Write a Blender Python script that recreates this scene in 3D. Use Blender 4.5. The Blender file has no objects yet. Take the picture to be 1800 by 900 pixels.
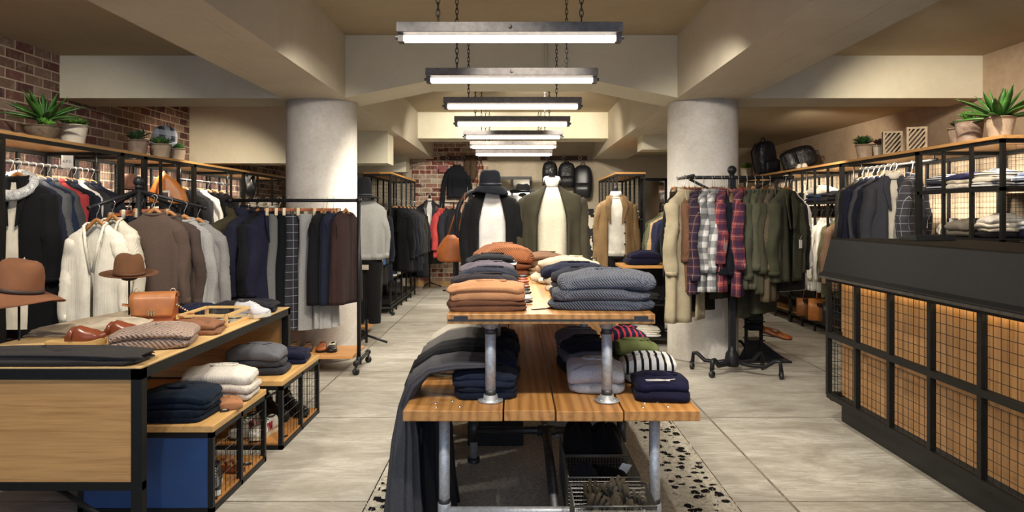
import bpy, math, random
from mathutils import Vector, Matrix
# ---------------------------------------------------------------- camera, light, exposure
S = bpy.context.scene
COL = bpy.data.collections.new('shop'); S.collection.children.link(COL)
F = 1230.0; EYE = 1.4
cd = bpy.data.cameras.new('camera'); cam = bpy.data.objects.new('camera', cd); COL.objects.link(cam)
cam.location = (0, 0, EYE); cam.rotation_euler = (math.pi/2, 0, 0)
cd.sensor_width = 36; cd.lens = 36*F/1800; cd.shift_x = -5/1800; cd.shift_y = -72/1800; cd.clip_end = 60
S.camera = cam
S.view_settings.view_transform = 'Standard'; S.view_settings.look = 'None'
S.view_settings.gamma = 1; S.view_settings.use_curve_mapping = False
S.view_settings.exposure = 0.22
W = bpy.data.worlds.new('world'); S.world = W; W.use_nodes = True
W.node_tree.nodes['Background'].inputs[0].default_value = (0.60, 0.74, 1.0, 1)
W.node_tree.nodes['Background'].inputs[1].default_value = 1.4

def lamp(kind, loc, target, energy, color=(1, .84, .62), size=.1, angle=50, blend=.5, sy=None):
    d = bpy.data.lights.new('spot_lamp' if kind == 'SPOT' else 'area_lamp', kind)
    d.energy = energy; d.color = color
    if kind == 'SPOT':
        d.spot_size = math.radians(angle); d.spot_blend = blend; d.shadow_soft_size = size
    else:
        d.size = size
        if sy: d.shape = 'RECTANGLE'; d.size_y = sy
    o = bpy.data.objects.new(d.name, d); COL.objects.link(o); o.location = loc
    v = Vector(target) - Vector(loc); o.rotation_euler = v.to_track_quat('-Z', 'Y').to_euler()
    return o
WARM = (1, .87, .70); NEU = (1, .93, .82)
# spots on the ceiling tracks, aimed at the racks, tables, walls and floor
for loc, tgt, e, c, a in [
    ((-2.6, 2.6, 2.8), (-2.1, 3.9, .75), 120, NEU, 70),
    ((-1.2, 1.6, 3.0), (-1.3, 3.9, .4), 110, NEU, 70),
    ((-2.4, 3.6, 2.8), (-4.0, 5.8, 1.3), 170, NEU, 70),
    ((-2.4, 4.2, 2.8), (-2.9, 5.2, 1.2), 90, NEU, 60),
    ((-2.6, 7.5, 2.8), (-4.0, 8.8, 1.3), 170, WARM, 75),
    ((-.7, 3.9, 2.62), (-2.0, 6.4, 1.2), 170, NEU, 60),
    ((0.1, 1.7, 2.95), (.15, 3.3, .8), 120, NEU, 70),
    ((-.5, 3.0, 2.95), (.1, 4.4, .9), 90, NEU, 70),
    ((.9, 1.6, 2.95), (1.5, 3.9, 0), 110, NEU, 75),
    ((.7, 3.9, 2.62), (1.9, 6.4, 1.2), 190, NEU, 65),
    ((.9, 3.4, 2.95), (1.5, 5.2, 0), 120, NEU, 70),
    ((-.9, 3.2, 2.95), (-1.1, 4.9, 0), 100, NEU, 70),
    ((.1, 4.3, 2.95), (.1, 5.9, 1.5), 110, NEU, 60),
    ((2.7, 4.6, 2.8), (4.0, 6.6, 1.5), 170, WARM, 75),
    ((2.9, 3.4, 2.8), (4.2, 5.6, 1.9), 90, WARM, 70),
    ((2.9, 7.4, 2.4), (4.1, 9.0, 1.6), 120, WARM, 80),
    ((.3, 8.4, 2.95), (0, 13.8, 1.8), 330, NEU, 60),
    ((-.6, 8.6, 2.95), (-1.4, 13.8, 1.4), 330, NEU, 55),
    ((.7, 8.6, 2.95), (1.3, 13.8, 1.6), 260, WARM, 55),
    ((-.4, 8.2, 2.95), (-1.5, 10.2, 1.1), 160, NEU, 65),
    ((.5, 8.2, 2.95), (1.5, 9.9, 1.2), 160, NEU, 65),
    ((-1.0, 6.0, 2.55), (-1.1, 8.8, 0), 120, NEU, 80),
    ((1.0, 8.0, 2.55), (1.2, 10.5, 0), 150, NEU, 80),
    ((-.6, 10.2, 2.55), (-.6, 12.6, 0), 170, NEU, 90),
]:
    lamp('SPOT', loc, tgt, e, c, .05, a, .6)
# ---------------------------------------------------------------- colours and materials
def lin(h):
    h = h.lstrip('#'); r = []
    for i in (0, 2, 4):
        c = int(h[i:i+2], 16)/255; r.append(c/12.92 if c <= .04045 else ((c+.055)/1.055)**2.4)
    return (*r, 1)
def tame(c):
    l = .3*c[0]+.55*c[1]+.15*c[2]; k = .6 if l < .06 else (.6+(l-.06)*1.25 if l < .34 else .95)
    return (*[(l+(v-l)*.76)*min(k, .95) for v in c[:3]], 1)
def shade(c, k): return (min(1, c[0]*k), min(1, c[1]*k), min(1, c[2]*k), 1)
_M = {}
class NT:
    def __init__(s, m):
        s.t = m.node_tree; s.b = s.t.nodes['Principled BSDF']
    def n(s, ty, **k):
        x = s.t.nodes.new(ty)
        for a, v in k.items():
            if a.startswith('i_'):
                x.inputs[a[2:].replace('_', ' ')].default_value = v
            else: setattr(x, a, v)
        return x
    def l(s, a, b): s.t.links.new(a, b)
    def coord(s, scale=(1, 1, 1), rot=(0, 0, 0), loc=(0, 0, 0)):
        tc = s.n('ShaderNodeTexCoord'); mp = s.n('ShaderNodeMapping')
        s.l(tc.outputs['Object'], mp.inputs[0]); mp.inputs['Scale'].default_value = scale
        mp.inputs['Rotation'].default_value = rot; mp.inputs['Location'].default_value = loc
        return mp.outputs[0]
    def noise(s, vec, scale, detail=4, rough=.55, dist=0):
        x = s.n('ShaderNodeTexNoise'); x.inputs['Scale'].default_value = scale
        x.inputs['Detail'].default_value = detail; x.inputs['Roughness'].default_value = rough
        x.inputs['Distortion'].default_value = dist
        s.l(vec, x.inputs['Vector']); return x.outputs['Fac']
    def ramp(s, fac, stops):
        r = s.n('ShaderNodeValToRGB'); e = r.color_ramp.elements
        while len(e) < len(stops): e.new(.5)
        for q, (p, c) in zip(e, stops): q.position = p; q.color = c
        s.l(fac, r.inputs[0]); return r.outputs[0]
    def mix(s, fac, a, b, mode='MIX'):
        x = s.n('ShaderNodeMix', data_type='RGBA', blend_type=mode)
        for k, v in ((0, fac), (6, a), (7, b)):
            if hasattr(v, 'links'): s.l(v, x.inputs[k])
            else: x.inputs[k].default_value = v
        return x.outputs[2]
    def math(s, op, a, b=None, c=None):
        x = s.n('ShaderNodeMath', operation=op)
        for k, v in ((0, a), (1, b), (2, c)):
            if v is None: continue
            if hasattr(v, 'links'): s.l(v, x.inputs[k])
            else: x.inputs[k].default_value = v
        return x.outputs[0]
    def bump(s, h, strength=.3, dist=.01, prev=None):
        x = s.n('ShaderNodeBump'); x.inputs['Strength'].default_value = strength
        x.inputs['Distance'].default_value = dist; s.l(h, x.inputs['Height'])
        if prev is not None: s.l(prev, x.inputs['Normal'])
        s.l(x.outputs[0], s.b.inputs['Normal']); return x.outputs[0]
def newmat(key, rough=.6, metal=0, spec=.5):
    m = bpy.data.materials.new(key); m.use_nodes = True; k = NT(m)
    k.b.inputs['Roughness'].default_value = rough; k.b.inputs['Metallic'].default_value = metal
    k.b.inputs['Specular IOR Level'].default_value = spec
    return m, k
def cached(f):
    def g(*a, **k):
        key = (f.__name__, a, tuple(sorted(k.items())))
        if key not in _M: _M[key] = f(*a, **k)
        return _M[key]
    return g
@cached
def plain(hexc, rough=.5, metal=0, spec=.5, var=.12, vs=8):
    m, k = newmat('paint_'+hexc, rough, metal, spec); c = lin(hexc)
    v = k.coord(); f = k.noise(v, vs, 3)
    k.l(k.ramp(f, [(.3, shade(c, 1-var)), (.7, shade(c, 1+var))]), k.b.inputs['Base Color'])
    return m
@cached
def cloth(hexc, kind='weave', hex2=None, s=1.0):
    """kinds: weave, knit, cable, melange, check, plaid, stripe, cord, denim, fur"""
    m, k = newmat('cloth_'+kind+'_'+hexc, .9, 0, .12); c = tame(lin(hexc))
    k.b.inputs['Sheen Weight'].default_value = .03
    k.b.inputs['Sheen Roughness'].default_value = .5
    v = k.coord(); big = k.noise(v, 7, 3, .6)
    col = k.ramp(big, [(.3, shade(c, .82)), (.7, shade(c, 1.15))])
    fine = k.noise(v, 420, 2, .7)
    sep = k.n('ShaderNodeSeparateXYZ'); k.l(v, sep.inputs[0]); X, Y, Z = sep.outputs; XY = k.math('ADD', X, Y)
    def band(axis, period, width, off=0.0):
        a = k.math('ADD', axis, 50+off); a = k.math('MODULO', a, period); a = k.math('DIVIDE', a, period)
        return k.math('LESS_THAN', a, width)
    h = fine; st = .25; ds = .002
    if kind == 'melange':
        col = k.mix(k.math('MULTIPLY', k.noise(v, 160, 3, .8), 1.0), shade(c, .45), shade(c, 1.75))
        st = .4
    elif kind == 'knit':
        w = k.n('ShaderNodeTexWave'); w.inputs['Scale'].default_value = 42*s; w.inputs['Distortion'].default_value = 1.2
        w.wave_type = 'BANDS'; w.bands_direction = 'X'; w.inputs['Detail Scale'].default_value = 2; k.l(v, w.inputs[0]); h = w.outputs['Fac']; st = .45; ds = .004
        col = k.mix(k.math('MULTIPLY', k.noise(v, 130, 3, .8), .55), col, shade(c, .55))
    elif kind == 'cable':
        P1 = k.math('ADD', X, k.math('ADD', Y, k.math('MULTIPLY', Z, .9))); P2 = k.math('SUBTRACT', X, k.math('SUBTRACT', Y, k.math('MULTIPLY', Z, .9)))
        fq = math.pi/(.021/s)
        s1 = k.math('ABSOLUTE', k.math('SINE', k.math('MULTIPLY', P1, fq))); s2 = k.math('ABSOLUTE', k.math('SINE', k.math('MULTIPLY', P2, fq)))
        h = k.math('MULTIPLY', k.math('ADD', s1, s2), .5); st = 1.0; ds = .012
        col = k.mix(k.ramp(h, [(.25, (.85,)*3+(1,)), (.6, (0, 0, 0, 1))]), col, shade(c, .3))
    elif kind == 'cord':
        w = k.n('ShaderNodeTexWave'); w.inputs['Scale'].default_value = 30*s; w.bands_direction = 'X'; k.l(v, w.inputs[0]); h = w.outputs['Fac']; st = .5; ds = .004
    elif kind == 'denim':
        col = k.mix(k.math('MULTIPLY', k.noise(v, 22, 5, .75), .8), shade(c, .6), shade(c, 1.8))
    elif kind == 'check':       # thin window-pane lines
        c2 = lin(hex2 or 'd8d4cc')
        f = k.math('MAXIMUM', band(XY, .07*s, .05), band(Z, .07*s, .05)); f = k.math('MULTIPLY', f, .5)
        col = k.mix(f, col, c2)
    elif kind == 'plaid':
        c2 = tame(lin(hex2)); a = band(XY, .08*s, .5); b = band(Z, .08*s, .5)
        k1 = k.mix(k.math('MULTIPLY', a, .62), col, c2); k2 = k.mix(k.math('MULTIPLY', b, .62), k1, c2)
        t = k.math('MAXIMUM', band(XY, .08*s, .05, .02), band(Z, .08*s, .05, .02))
        col = k.mix(k.math('MULTIPLY', t, .3), k2, (.42, .38, .34, 1))
    elif kind == 'stripe':      # breton stripes across the folded width
        c2 = lin(hex2); col = k.mix(band(X, .036*s, .36), col, c2)
    elif kind == 'hstripe':
        c2 = lin(hex2); col = k.mix(band(Z, .02*s, .4), col, c2)
    elif kind == 'tweed':
        col = k.mix(k.noise(v, 240, 2, .9), shade(c, .2), shade(c, 2.2)); st = .5
    elif kind == 'fur':
        f2 = k.noise(k.coord((1, 1, .3)), 60, 5, .85, 1.2)
        col = k.ramp(f2, [(.35, shade(c, .35)), (.65, shade(c, 1.5))]); h = f2; st = 1; ds = .02
    elif kind == 'felt':
        h = k.noise(v, 90, 3, .7); st = .12
    k.l(col, k.b.inputs['Base Color'])
    b1 = k.bump(h, st, ds)
    wr = k.noise(k.coord((1, 1, .45)), 9, 3, .55, .6); k.bump(wr, .35, .02, b1)
    return m
@cached
def shiny_cloth(hexc):
    m, k = newmat('nylon_'+hexc, .38, 0, .4); c = tame(lin(hexc)); v = k.coord()
    k.l(k.ramp(k.noise(v, 9), [(.3, shade(c, .8)), (.7, shade(c, 1.3))]), k.b.inputs['Base Color'])
    k.bump(k.noise(v, 14, 4, .6, 1.0), .7, .02); return m
@cached
def leather(hexc, rough=.38):
    m, k = newmat('leather_'+hexc, rough, 0, .5); c = lin(hexc); v = k.coord()
    k.l(k.ramp(k.noise(v, 12, 4), [(.3, shade(c, .75)), (.7, shade(c, 1.2))]), k.b.inputs['Base Color'])
    k.bump(k.noise(v, 160, 3), .12, .002); return m
@cached
def wood(h1, h2, axis=0, scale=1.0, rough=.45, rings=0.0):
    """grain runs along axis"""
    m, k = newmat('wood_'+h1, rough, 0, .35)
    sc = [14*scale]*3; sc[axis] = .8*scale
    v = k.coord(tuple(sc)); g = k.noise(v, 2.2, 6, .62, .4)
    sc2 = [90*scale]*3; sc2[axis] = 1.5*scale
    fine = k.noise(k.coord(tuple(sc2)), 2, 4, .6)
    f = k.math('ADD', k.math('MULTIPLY', g, .65), k.math('MULTIPLY', fine, .35))
    if rings:
        w = k.n('ShaderNodeTexWave'); sc3 = [5*scale]*3; sc3[axis] = .35*scale
        k.l(k.coord(tuple(sc3)), w.inputs[0]); w.inputs['Scale'].default_value = 1.6; w.inputs['Distortion'].default_value = 9
        w.inputs['Detail'].default_value = 3; w.inputs['Detail Scale'].default_value = .8
        f = k.math('ADD', k.math('MULTIPLY', f, 1-rings), k.math('MULTIPLY', w.outputs['Fac'], rings))
    a, b = lin(h1), lin(h2)
    k.l(k.ramp(f, [(.3, b), (.5, a), (.72, shade(a, 1.25))]), k.b.inputs['Base Color'])
    k.bump(fine, .15, .002); return m
@cached
def steel(hexc='22211f', rough=.45, metal=.0):
    m, k = newmat('steel_'+hexc, rough, metal, .5 if metal > .3 else .25); c = lin(hexc); v = k.coord()
    k.l(k.ramp(k.noise(v, 30, 3), [(.3, shade(c, .8)), (.7, shade(c, 1.25))]), k.b.inputs['Base Color'])
    return m
@cached
def galv():
    m, k = newmat('galvanised_pipe', .42, .45, .5); v = k.coord()
    k.l(k.ramp(k.noise(v, 60, 5, .7), [(.3, lin('97999b')), (.7, lin('c4c6c8'))]), k.b.inputs['Base Color'])
    k.bump(k.noise(v, 120, 2), .1, .002); return m
@cached
def glass():
    m = bpy.data.materials.new('clear_glass'); m.use_nodes = True; t = m.node_tree
    o = t.nodes['Material Output']; t.nodes.remove(t.nodes['Principled BSDF'])
    tr = t.nodes.new('ShaderNodeBsdfTransparent'); gl = t.nodes.new('ShaderNodeBsdfGlossy'); gl.inputs['Roughness'].default_value = .03
    mx = t.nodes.new('ShaderNodeMixShader'); mx.inputs[0].default_value = .1
    t.links.new(tr.outputs[0], mx.inputs[1]); t.links.new(gl.outputs[0], mx.inputs[2]); t.links.new(mx.outputs[0], o.inputs[0]); return m
@cached
def mirror():
    m, k = newmat('mirror_glass', .04, 1.0); v = k.coord()
    k.l(k.ramp(k.noise(v, 4), [(.3, lin('c4c4c0')), (.7, lin('cfcfcb'))]), k.b.inputs['Base Color']); return m
@cached
def glow(hexc, e):
    m, k = newmat('glow_'+hexc, .5); k.b.inputs['Base Color'].default_value = lin(hexc)
    k.b.inputs['Emission Color'].default_value = lin(hexc); k.b.inputs['Emission Strength'].default_value = e; return m
@cached
def plaster(h1, h2, rough=.85, sc=2.0, lines=False, bump=.15):
    m, k = newmat('plaster_'+h1, rough, 0, .2); v = k.coord()
    a = k.noise(v, sc, 8, .6, .3); b = k.noise(v, sc*14, 5, .6)
    f = k.math('ADD', k.math('MULTIPLY', a, .75), k.math('MULTIPLY', b, .25))
    k.l(k.ramp(f, [(.33, lin(h2)), (.62, lin(h1))]), k.b.inputs['Base Color'])
    hh = b
    if lines:   # board marks left by the formwork
        sep = k.n('ShaderNodeSeparateXYZ'); k.l(v, sep.inputs[0])
        q = k.math('MODULO', k.math('ADD', sep.outputs[0], 50.06), .16); q = k.math('LESS_THAN', q, .004)
        hh = k.math('ADD', b, k.math('MULTIPLY', q, 2))
        bc = k.b.inputs['Base Color'].links[0].from_socket
        k.l(k.mix(k.math('MULTIPLY', q, k.ramp(k.noise(k.coord((2, .5, 2)), 1.5, 2), [(.45, (0, 0, 0, 1)), (.55, (.6,)*3+(1,))])), bc, lin('7c7464')), k.b.inputs['Base Color'])
    k.bump(hh, bump, .01); return m
@cached
def brick(axis, light):
    """axis: which object axis runs along the wall (0 X, 1 Y)"""
    m, k = newmat('brick_%d_%d' % (axis, light), .85, 0, .2)
    tc = k.n('ShaderNodeTexCoord'); sep = k.n('ShaderNodeSeparateXYZ'); k.l(tc.outputs['Object'], sep.inputs[0])
    cb = k.n('ShaderNodeCombineXYZ'); k.l(sep.outputs[axis], cb.inputs[0]); k.l(sep.outputs[2], cb.inputs[1])
    v = cb.outputs[0]
    b = k.n('ShaderNodeTexBrick'); k.l(v, b.inputs['Vector']); b.inputs['Scale'].default_value = 1
    b.inputs['Brick Width'].default_value = .235; b.inputs['Row Height'].default_value = .088
    b.inputs['Mortar Size'].default_value = .007; b.inputs['Mortar Smooth'].default_value = .25
    b.inputs['Bias'].default_value = 0
    # each brick its own random colour
    b.inputs['Color1'].default_value = (0, 0, 0, 1); b.inputs['Color2'].default_value = (1, 1, 1, 1); b.inputs['Mortar'].default_value = (.5, .5, .5, 1)
    if light: st = [(0, lin('5a3c34')), (.25, lin('8f4636')), (.5, lin('a8907a')), (.75, lin('92604e')), (1, lin('c4b49c'))]; mo = lin('d6cbb6')
    else: st = [(0, lin('4a3334')), (.3, lin('6e4540')), (.55, lin('7e6658')), (.8, lin('5e4038')), (1, lin('a08a78'))]; mo = lin('b0a08a')
    rc = k.ramp(b.outputs['Color'], st)
    sm = k.noise(v, 9, 6, .75, .4)
    rc = k.mix(k.ramp(sm, [(.5, (0, 0, 0, 1)), (.62, (.65 if light else .35,)*3+(1,))]), rc, mo)
    rc = k.mix(k.math('MULTIPLY', k.noise(v, 60, 4, .8), .35), rc, lin('3a2a24'))
    k.l(k.mix(b.outputs['Fac'], rc, mo), k.b.inputs['Base Color'])
    h = k.math('SUBTRACT', k.math('MULTIPLY', k.noise(v, 40, 5), .5), b.outputs['Fac']); k.bump(h, .7, .01)
    return m
@cached
def floor_mat():
    m, k = newmat('concrete_slabs', .5, 0, .35)
    v = k.coord(loc=(1.54+1.44*4, -3.42+1.42*4, 0))
    b = k.n('ShaderNodeTexBrick'); k.l(v, b.inputs['Vector']); b.inputs['Scale'].default_value = 1; b.offset = 0
    b.inputs['Brick Width'].default_value = 1.44; b.inputs['Row Height'].default_value = 1.42
    b.inputs['Mortar Size'].default_value = .008; b.inputs['Mortar Smooth'].default_value = .2; b.inputs['Bias'].default_value = 0
    b.inputs['Color1'].default_value = lin('b2ada2'); b.inputs['Color2'].default_value = lin('c4bfb4'); b.inputs['Mortar'].default_value = lin('4a443a')
    w = k.coord((1, 2.6, 1), (0, 0, .2)); n1 = k.noise(w, 1.6, 9, .68, .8)
    c = k.mix(k.ramp(n1, [(.36, (.75,)*3+(1,)), (.62, (0, 0, 0, 1))]), b.outputs['Color'], lin('756c5e'))
    n2 = k.noise(k.coord((6, 60, 1), (0, 0, .12)), 1.2, 7, .75, .6)
    c = k.mix(k.ramp(n2, [(.40, (.75,)*3+(1,)), (.58, (0, 0, 0, 1))]), c, lin('857d70'))
    n3 = k.noise(v, 26, 6, .7)
    c = k.mix(k.ramp(n3, [(.34, (.7,)*3+(1,)), (.46, (0, 0, 0, 1))]), c, lin('958d7e'))
    k.l(c, k.b.inputs['Base Color']); k.l(k.ramp(n1, [(.3, (.62,)*3+(1,)), (.7, (.36,)*3+(1,))]), k.b.inputs['Roughness'])
    k.bump(k.math('SUBTRACT', k.math('MULTIPLY', n2, .5), b.outputs['Fac']), .35, .005); return m
# ---------------------------------------------------------------- mesh builder
class MB:
    def __init__(s): s.v = []; s.f = []; s.smooth = []
    def add(s, vs, fs, smooth=False, M=None):
        n = len(s.v)
        for p in vs:
            s.v.append(tuple(M @ Vector(p)) if M is not None else tuple(p))
        for f in fs: s.f.append(tuple(i+n for i in f)); s.smooth.append(smooth)
        return s
    def box(s, a, b, M=None):
        (x0, y0, z0), (x1, y1, z1) = a, b
        x0, x1 = min(x0, x1), max(x0, x1); y0, y1 = min(y0, y1), max(y0, y1); z0, z1 = min(z0, z1), max(z0, z1)
        vs = [(x0, y0, z0), (x1, y0, z0), (x1, y1, z0), (x0, y1, z0), (x0, y0, z1), (x1, y0, z1), (x1, y1, z1), (x0, y1, z1)]
        return s.add(vs, [(0, 3, 2, 1), (4, 5, 6, 7), (0, 1, 5, 4), (1, 2, 6, 5), (2, 3, 7, 6), (3, 0, 4, 7)], False, M)
    def prism(s, poly, axis, a, b):
        """poly: 2D points, extruded along axis from a to b"""
        def mk(p, t):
            return [(t, p[0], p[1]), (p[0], t, p[1]), (p[0], p[1], t)][axis]
        n = len(poly); vs = [mk(p, a) for p in poly]+[mk(p, b) for p in poly]
        fs = [tuple(range(n))[::-1], tuple(range(n, 2*n))]+[(i, (i+1) % n, n+(i+1) % n, n+i) for i in range(n)]
        return s.add(vs, fs)
    def rings(s, R, close=True, cap=True, smooth=True):
        n = len(R[0]); vs = [p for r in R for p in r]; fs = []
        for i in range(len(R)-1):
            for j in range(n if close else n-1):
                k = (j+1) % n; fs.append((i*n+j, i*n+k, (i+1)*n+k, (i+1)*n+j))
        if cap and close:
            fs.append(tuple(range(n))[::-1]); fs.append(tuple((len(R)-1)*n+j for j in range(n)))
        return s.add(vs, fs, smooth)
    def tube(s, pts, r, n=8, smooth=True, cap=True):
        pts = [Vector(p) for p in pts]; R = []
        rs = r if isinstance(r, (list, tuple)) else [r]*len(pts)
        t0 = (pts[1]-pts[0]).normalized()
        up = Vector((0, 0, 1)) if abs(t0.z) < .9 else Vector((1, 0, 0))
        a = t0.cross(up).normalized()
        for i, p in enumerate(pts):
            if i == 0: t = pts[1]-pts[0]
            elif i == len(pts)-1: t = pts[-1]-pts[-2]
            else: t = (pts[i+1]-pts[i]).normalized()+(pts[i]-pts[i-1]).normalized()
            t.normalize(); a = (a-t*a.dot(t)); a.normalize(); b = t.cross(a)
            rr = rs[i]; ra, rb = rr if isinstance(rr, tuple) else (rr, rr)
            R.append([tuple(p+a*ra*math.cos(2*math.pi*j/n)+b*rb*math.sin(2*math.pi*j/n)) for j in range(n)])
        return s.rings(R, True, cap, smooth)
    def lathe(s, prof, n=24, c=(0, 0, 0), smooth=True, cap=True):
        R = [[(c[0]+r*math.cos(2*math.pi*j/n), c[1]+r*math.sin(2*math.pi*j/n), c[2]+z) for j in range(n)] for r, z in prof]
        return s.rings(R, True, cap, smooth)
    def ball(s, c, r, n=12, sc=(1, 1, 1)):
        R = []
        for i in range(1, n):
            t = math.pi*i/n
            R.append([(c[0]+sc[0]*r*math.sin(t)*math.cos(2*math.pi*j/(2*n)), c[1]+sc[1]*r*math.sin(t)*math.sin(2*math.pi*j/(2*n)), c[2]-sc[2]*r*math.cos(t)) for j in range(2*n)])
        return s.rings(R)
    def grid(s, fn, nu, nv, smooth=True):
        vs = [fn(i/nu, j/nv) for i in range(nu+1) for j in range(nv+1)]
        fs = [(i*(nv+1)+j, (i+1)*(nv+1)+j, (i+1)*(nv+1)+j+1, i*(nv+1)+j+1) for i in range(nu) for j in range(nv)]
        return s.add(vs, fs, smooth)
    def build(s, name, m, parent=None, bevel=0, solid=0, sub=0):
        me = bpy.data.meshes.new(name); me.from_pydata(s.v, [], s.f); me.update()
        me.polygons.foreach_set('use_smooth', s.smooth)
        import bmesh
        bm = bmesh.new(); bm.from_mesh(me); bmesh.ops.recalc_face_normals(bm, faces=bm.faces); bm.to_mesh(me); bm.free()
        me.materials.append(m)
        o = bpy.data.objects.new(name, me); COL.objects.link(o)
        if parent is not None: o.parent = parent
        if solid:
            q = o.modifiers.new('thickness', 'SOLIDIFY'); q.thickness = solid; q.offset = 0
        if bevel:
            q = o.modifiers.new('bevel', 'BEVEL'); q.width = bevel; q.segments = 2; q.limit_method = 'ANGLE'; q.angle_limit = math.radians(40)
        if sub:
            q = o.modifiers.new('subdivision', 'SUBSURF'); q.levels = sub; q.render_levels = sub
        return o
GRP = ''
GNAME = dict(coat_hanger='coat hangers', clip_hanger='clip hangers', mannequin='mannequins dressed for display', plant_pot='plant pots on the top boards', succulent_plant='succulents on the top boards', agave_plant='big agaves on the top boards',
    backpack='backpacks in the shop', steel_rack_bay='black steel bays along the walls', mesh_bench='mesh benches by the display table', glove='olive gloves in the nearest basket', wire_basket='wire baskets under the centre table', hat_stand='hat stands',
    security_tag='security tags on the benches', tote_bag='bags standing on low boards', rolled_scarf='rolled scarves on the upper tier', slotted_block='slotted blocks on the right board', gondola_rack='wire racks in the middle', sandal='sandals in the nearer bench',
    clog='brown clogs on the display table', loafer='loafers on show', ankle_boot='black boots in the farther bench', sneaker='sneakers on show', price_label='white labels in the baskets', peg_rail='peg rails on the back wall', clothes_rail='small clothes rails at the back')
def tag(o, label, cat, group=None):
    base = o.name.split('.')[0]
    if not group:
        if base in ('coat_hanger', 'clip_hanger'): group = GNAME[base]+GRP
        elif base.startswith('folded_') or base in ('coat', 'jacket', 'shirt', 'sweater', 'cardigan', 'sleeveless_top', 'hooded_parka', 'dress', 'trousers', 'skirt'):
            group = (('folded clothes' if base.startswith('folded_') else 'garments')+GRP) if GRP else None
        else: group = GNAME.get(base)
    o['label'] = label; o['category'] = cat
    if group: o['group'] = group
    return o
def thing(name, label, cat, loc=(0, 0, 0), rz=0, group=None, tilt=(0, 0)):
    o = bpy.data.objects.new(name, None); COL.objects.link(o); o.empty_display_size = .1
    o.location = loc; o.rotation_euler = (tilt[0], tilt[1], rz); return tag(o, label, cat, group)
def struct(name, mb, m, **k):
    o = mb.build(name, m, **k); o['kind'] = 'structure'; return o
def P(u, v, Y): return Vector(((u-905)*Y/F, Y, EYE-(v-378)*Y/F))
def XU(u, Y): return (u-905)*Y/F
def ZV(v, Y): return EYE-(v-378)*Y/F
ORD = ['first', 'second', 'third', 'fourth', 'fifth', 'sixth', 'seventh', 'eighth', 'ninth', 'tenth', 'eleventh', 'twelfth', 'thirteenth', 'fourteenth', 'fifteenth', 'sixteenth', 'seventeenth', 'eighteenth', 'nineteenth', 'twentieth', 'twenty-first', 'twenty-second', 'twenty-third', 'twenty-fourth', 'twenty-fifth', 'twenty-sixth']
# ---------------------------------------------------------------- the room
BLACK = steel('161513', .5); DARK = steel('131211', .55); GREYST = steel('4a4846', .5)
CREAM = plaster('d0c9b2', 'c4bca4', .8, 1.2); CREAMB = plaster('c6bca8', 'b8ae9a', .8, 1.2, True)
CEIL = plaster('ac9e84', 'a09278', .85, 1.0); PILLAR = plaster('d2ccc4', 'b0a89c', .75, 2.2, False, .3)
WALLR = plaster('b8a288', '94806a', .85, 1.1, False, .25); WALLB = plaster('c0b39c', 'a89a84', .8, 1.5, False, .2)
OAK = wood('c8995c', 'a87840', 1, 1.0, .4); OAKX = wood('c08a4c', '9a6a34', 0, 1.2, .42)
YB = 13.8; YN = -1.2
struct('floor', MB().box((-4.6, YN, -.1), (4.7, YB+.2, 0)), floor_mat())
struct('wall_left', MB().box((-4.5, YN, 0), (-4.28, YB, 3.1)), brick(1, 0))
struct('wall_right', MB().box((4.40, YN, 0), (4.62, YB, 3.1)), WALLR)
# back wall: brick on the left, its ragged edge against plaster
random.seed(3)
struct('wall_back', MB().box((-4.28, YB, 0), (4.4, YB+.15, 3.3)), WALLB)
edge = []
z = 0
xs = -.62
while z < 2.9:
    edge.append((z, xs+random.choice((-.12, -.03, .06, .1)))); z += .088
poly = [(-2.02, 0)]
bw = MB()
for z0, x1 in edge: bw.box((-2.02, YB-.03, z0), (x1, YB, z0+.0885))
struct('wall_brick', bw, brick(0, 1))
struct('wall_rear_right', MB().box((3.45, 12.2, 0), (4.4, 12.32, 2.57)), WALLB)
struct('ceiling', MB().box((-1.9, YN, 3.09), (1.9, YB, 3.2)), CEIL)
struct('ceiling_left', MB().box((-4.3, YN, 2.9), (-1.9, YB, 3.0)), CEIL)
struct('ceiling_right', MB().box((1.9, YN, 2.9), (4.45, 7.1, 3.0)), CEIL)
struct('ceiling_rear_right', MB().box((2.17, 7.1, 2.57), (4.45, YB, 2.7)), CEIL)
# longitudinal beams
struct('trim_1', MB().box((-2.19, YN, 2.5), (-1.595, YB, 3.1)), CREAMB)
struct('trim_2', MB().box((1.53, YN, 2.5), (2.18, YB, 3.1)), CREAMB)
# haunched cross beam and the rear cross beam
struct('trim_3', MB().prism([(-1.595, 3.1), (-1.595, 2.505), (-.83, 2.66), (.765, 2.66), (1.53, 2.505), (1.53, 3.1)], 1, 6.58, 7.14), CREAM)
struct('trim_4', MB().box((-1.6, 11.5, 2.66), (1.54, 12.05, 3.1)), CREAM)
struct('trim_5', MB().box((-4.3, 6.58, 2.5), (-2.19, 7.1, 2.95)), CREAM)
struct('trim_6', MB().box((2.18, 6.58, 2.5), (4.42, 7.1, 2.95)), CREAM)
struct('trim_7', MB().prism([(-4.3, 2.08), (-1.67, 2.08), (-1.67, 2.5), (-2.18, 2.5), (-2.18, 2.95), (-4.3, 2.95)], 1, 9.2, 9.62), CREAM)
struct('trim_8', MB().box((-4.3, 13.0, 2.2), (-2.02, 13.4, 2.95)), CREAM)
struct('trim_9', MB().box((1.75, 9.6, 2.3), (2.25, 10.0, 2.6)), CREAM)
def pillar(n, x, y, r=.34):
    m = MB(); m.lathe([(r, 0), (r, .02), (r, 2.5)], 64, (x, y, 0)); return struct(n, m, PILLAR)
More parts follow.
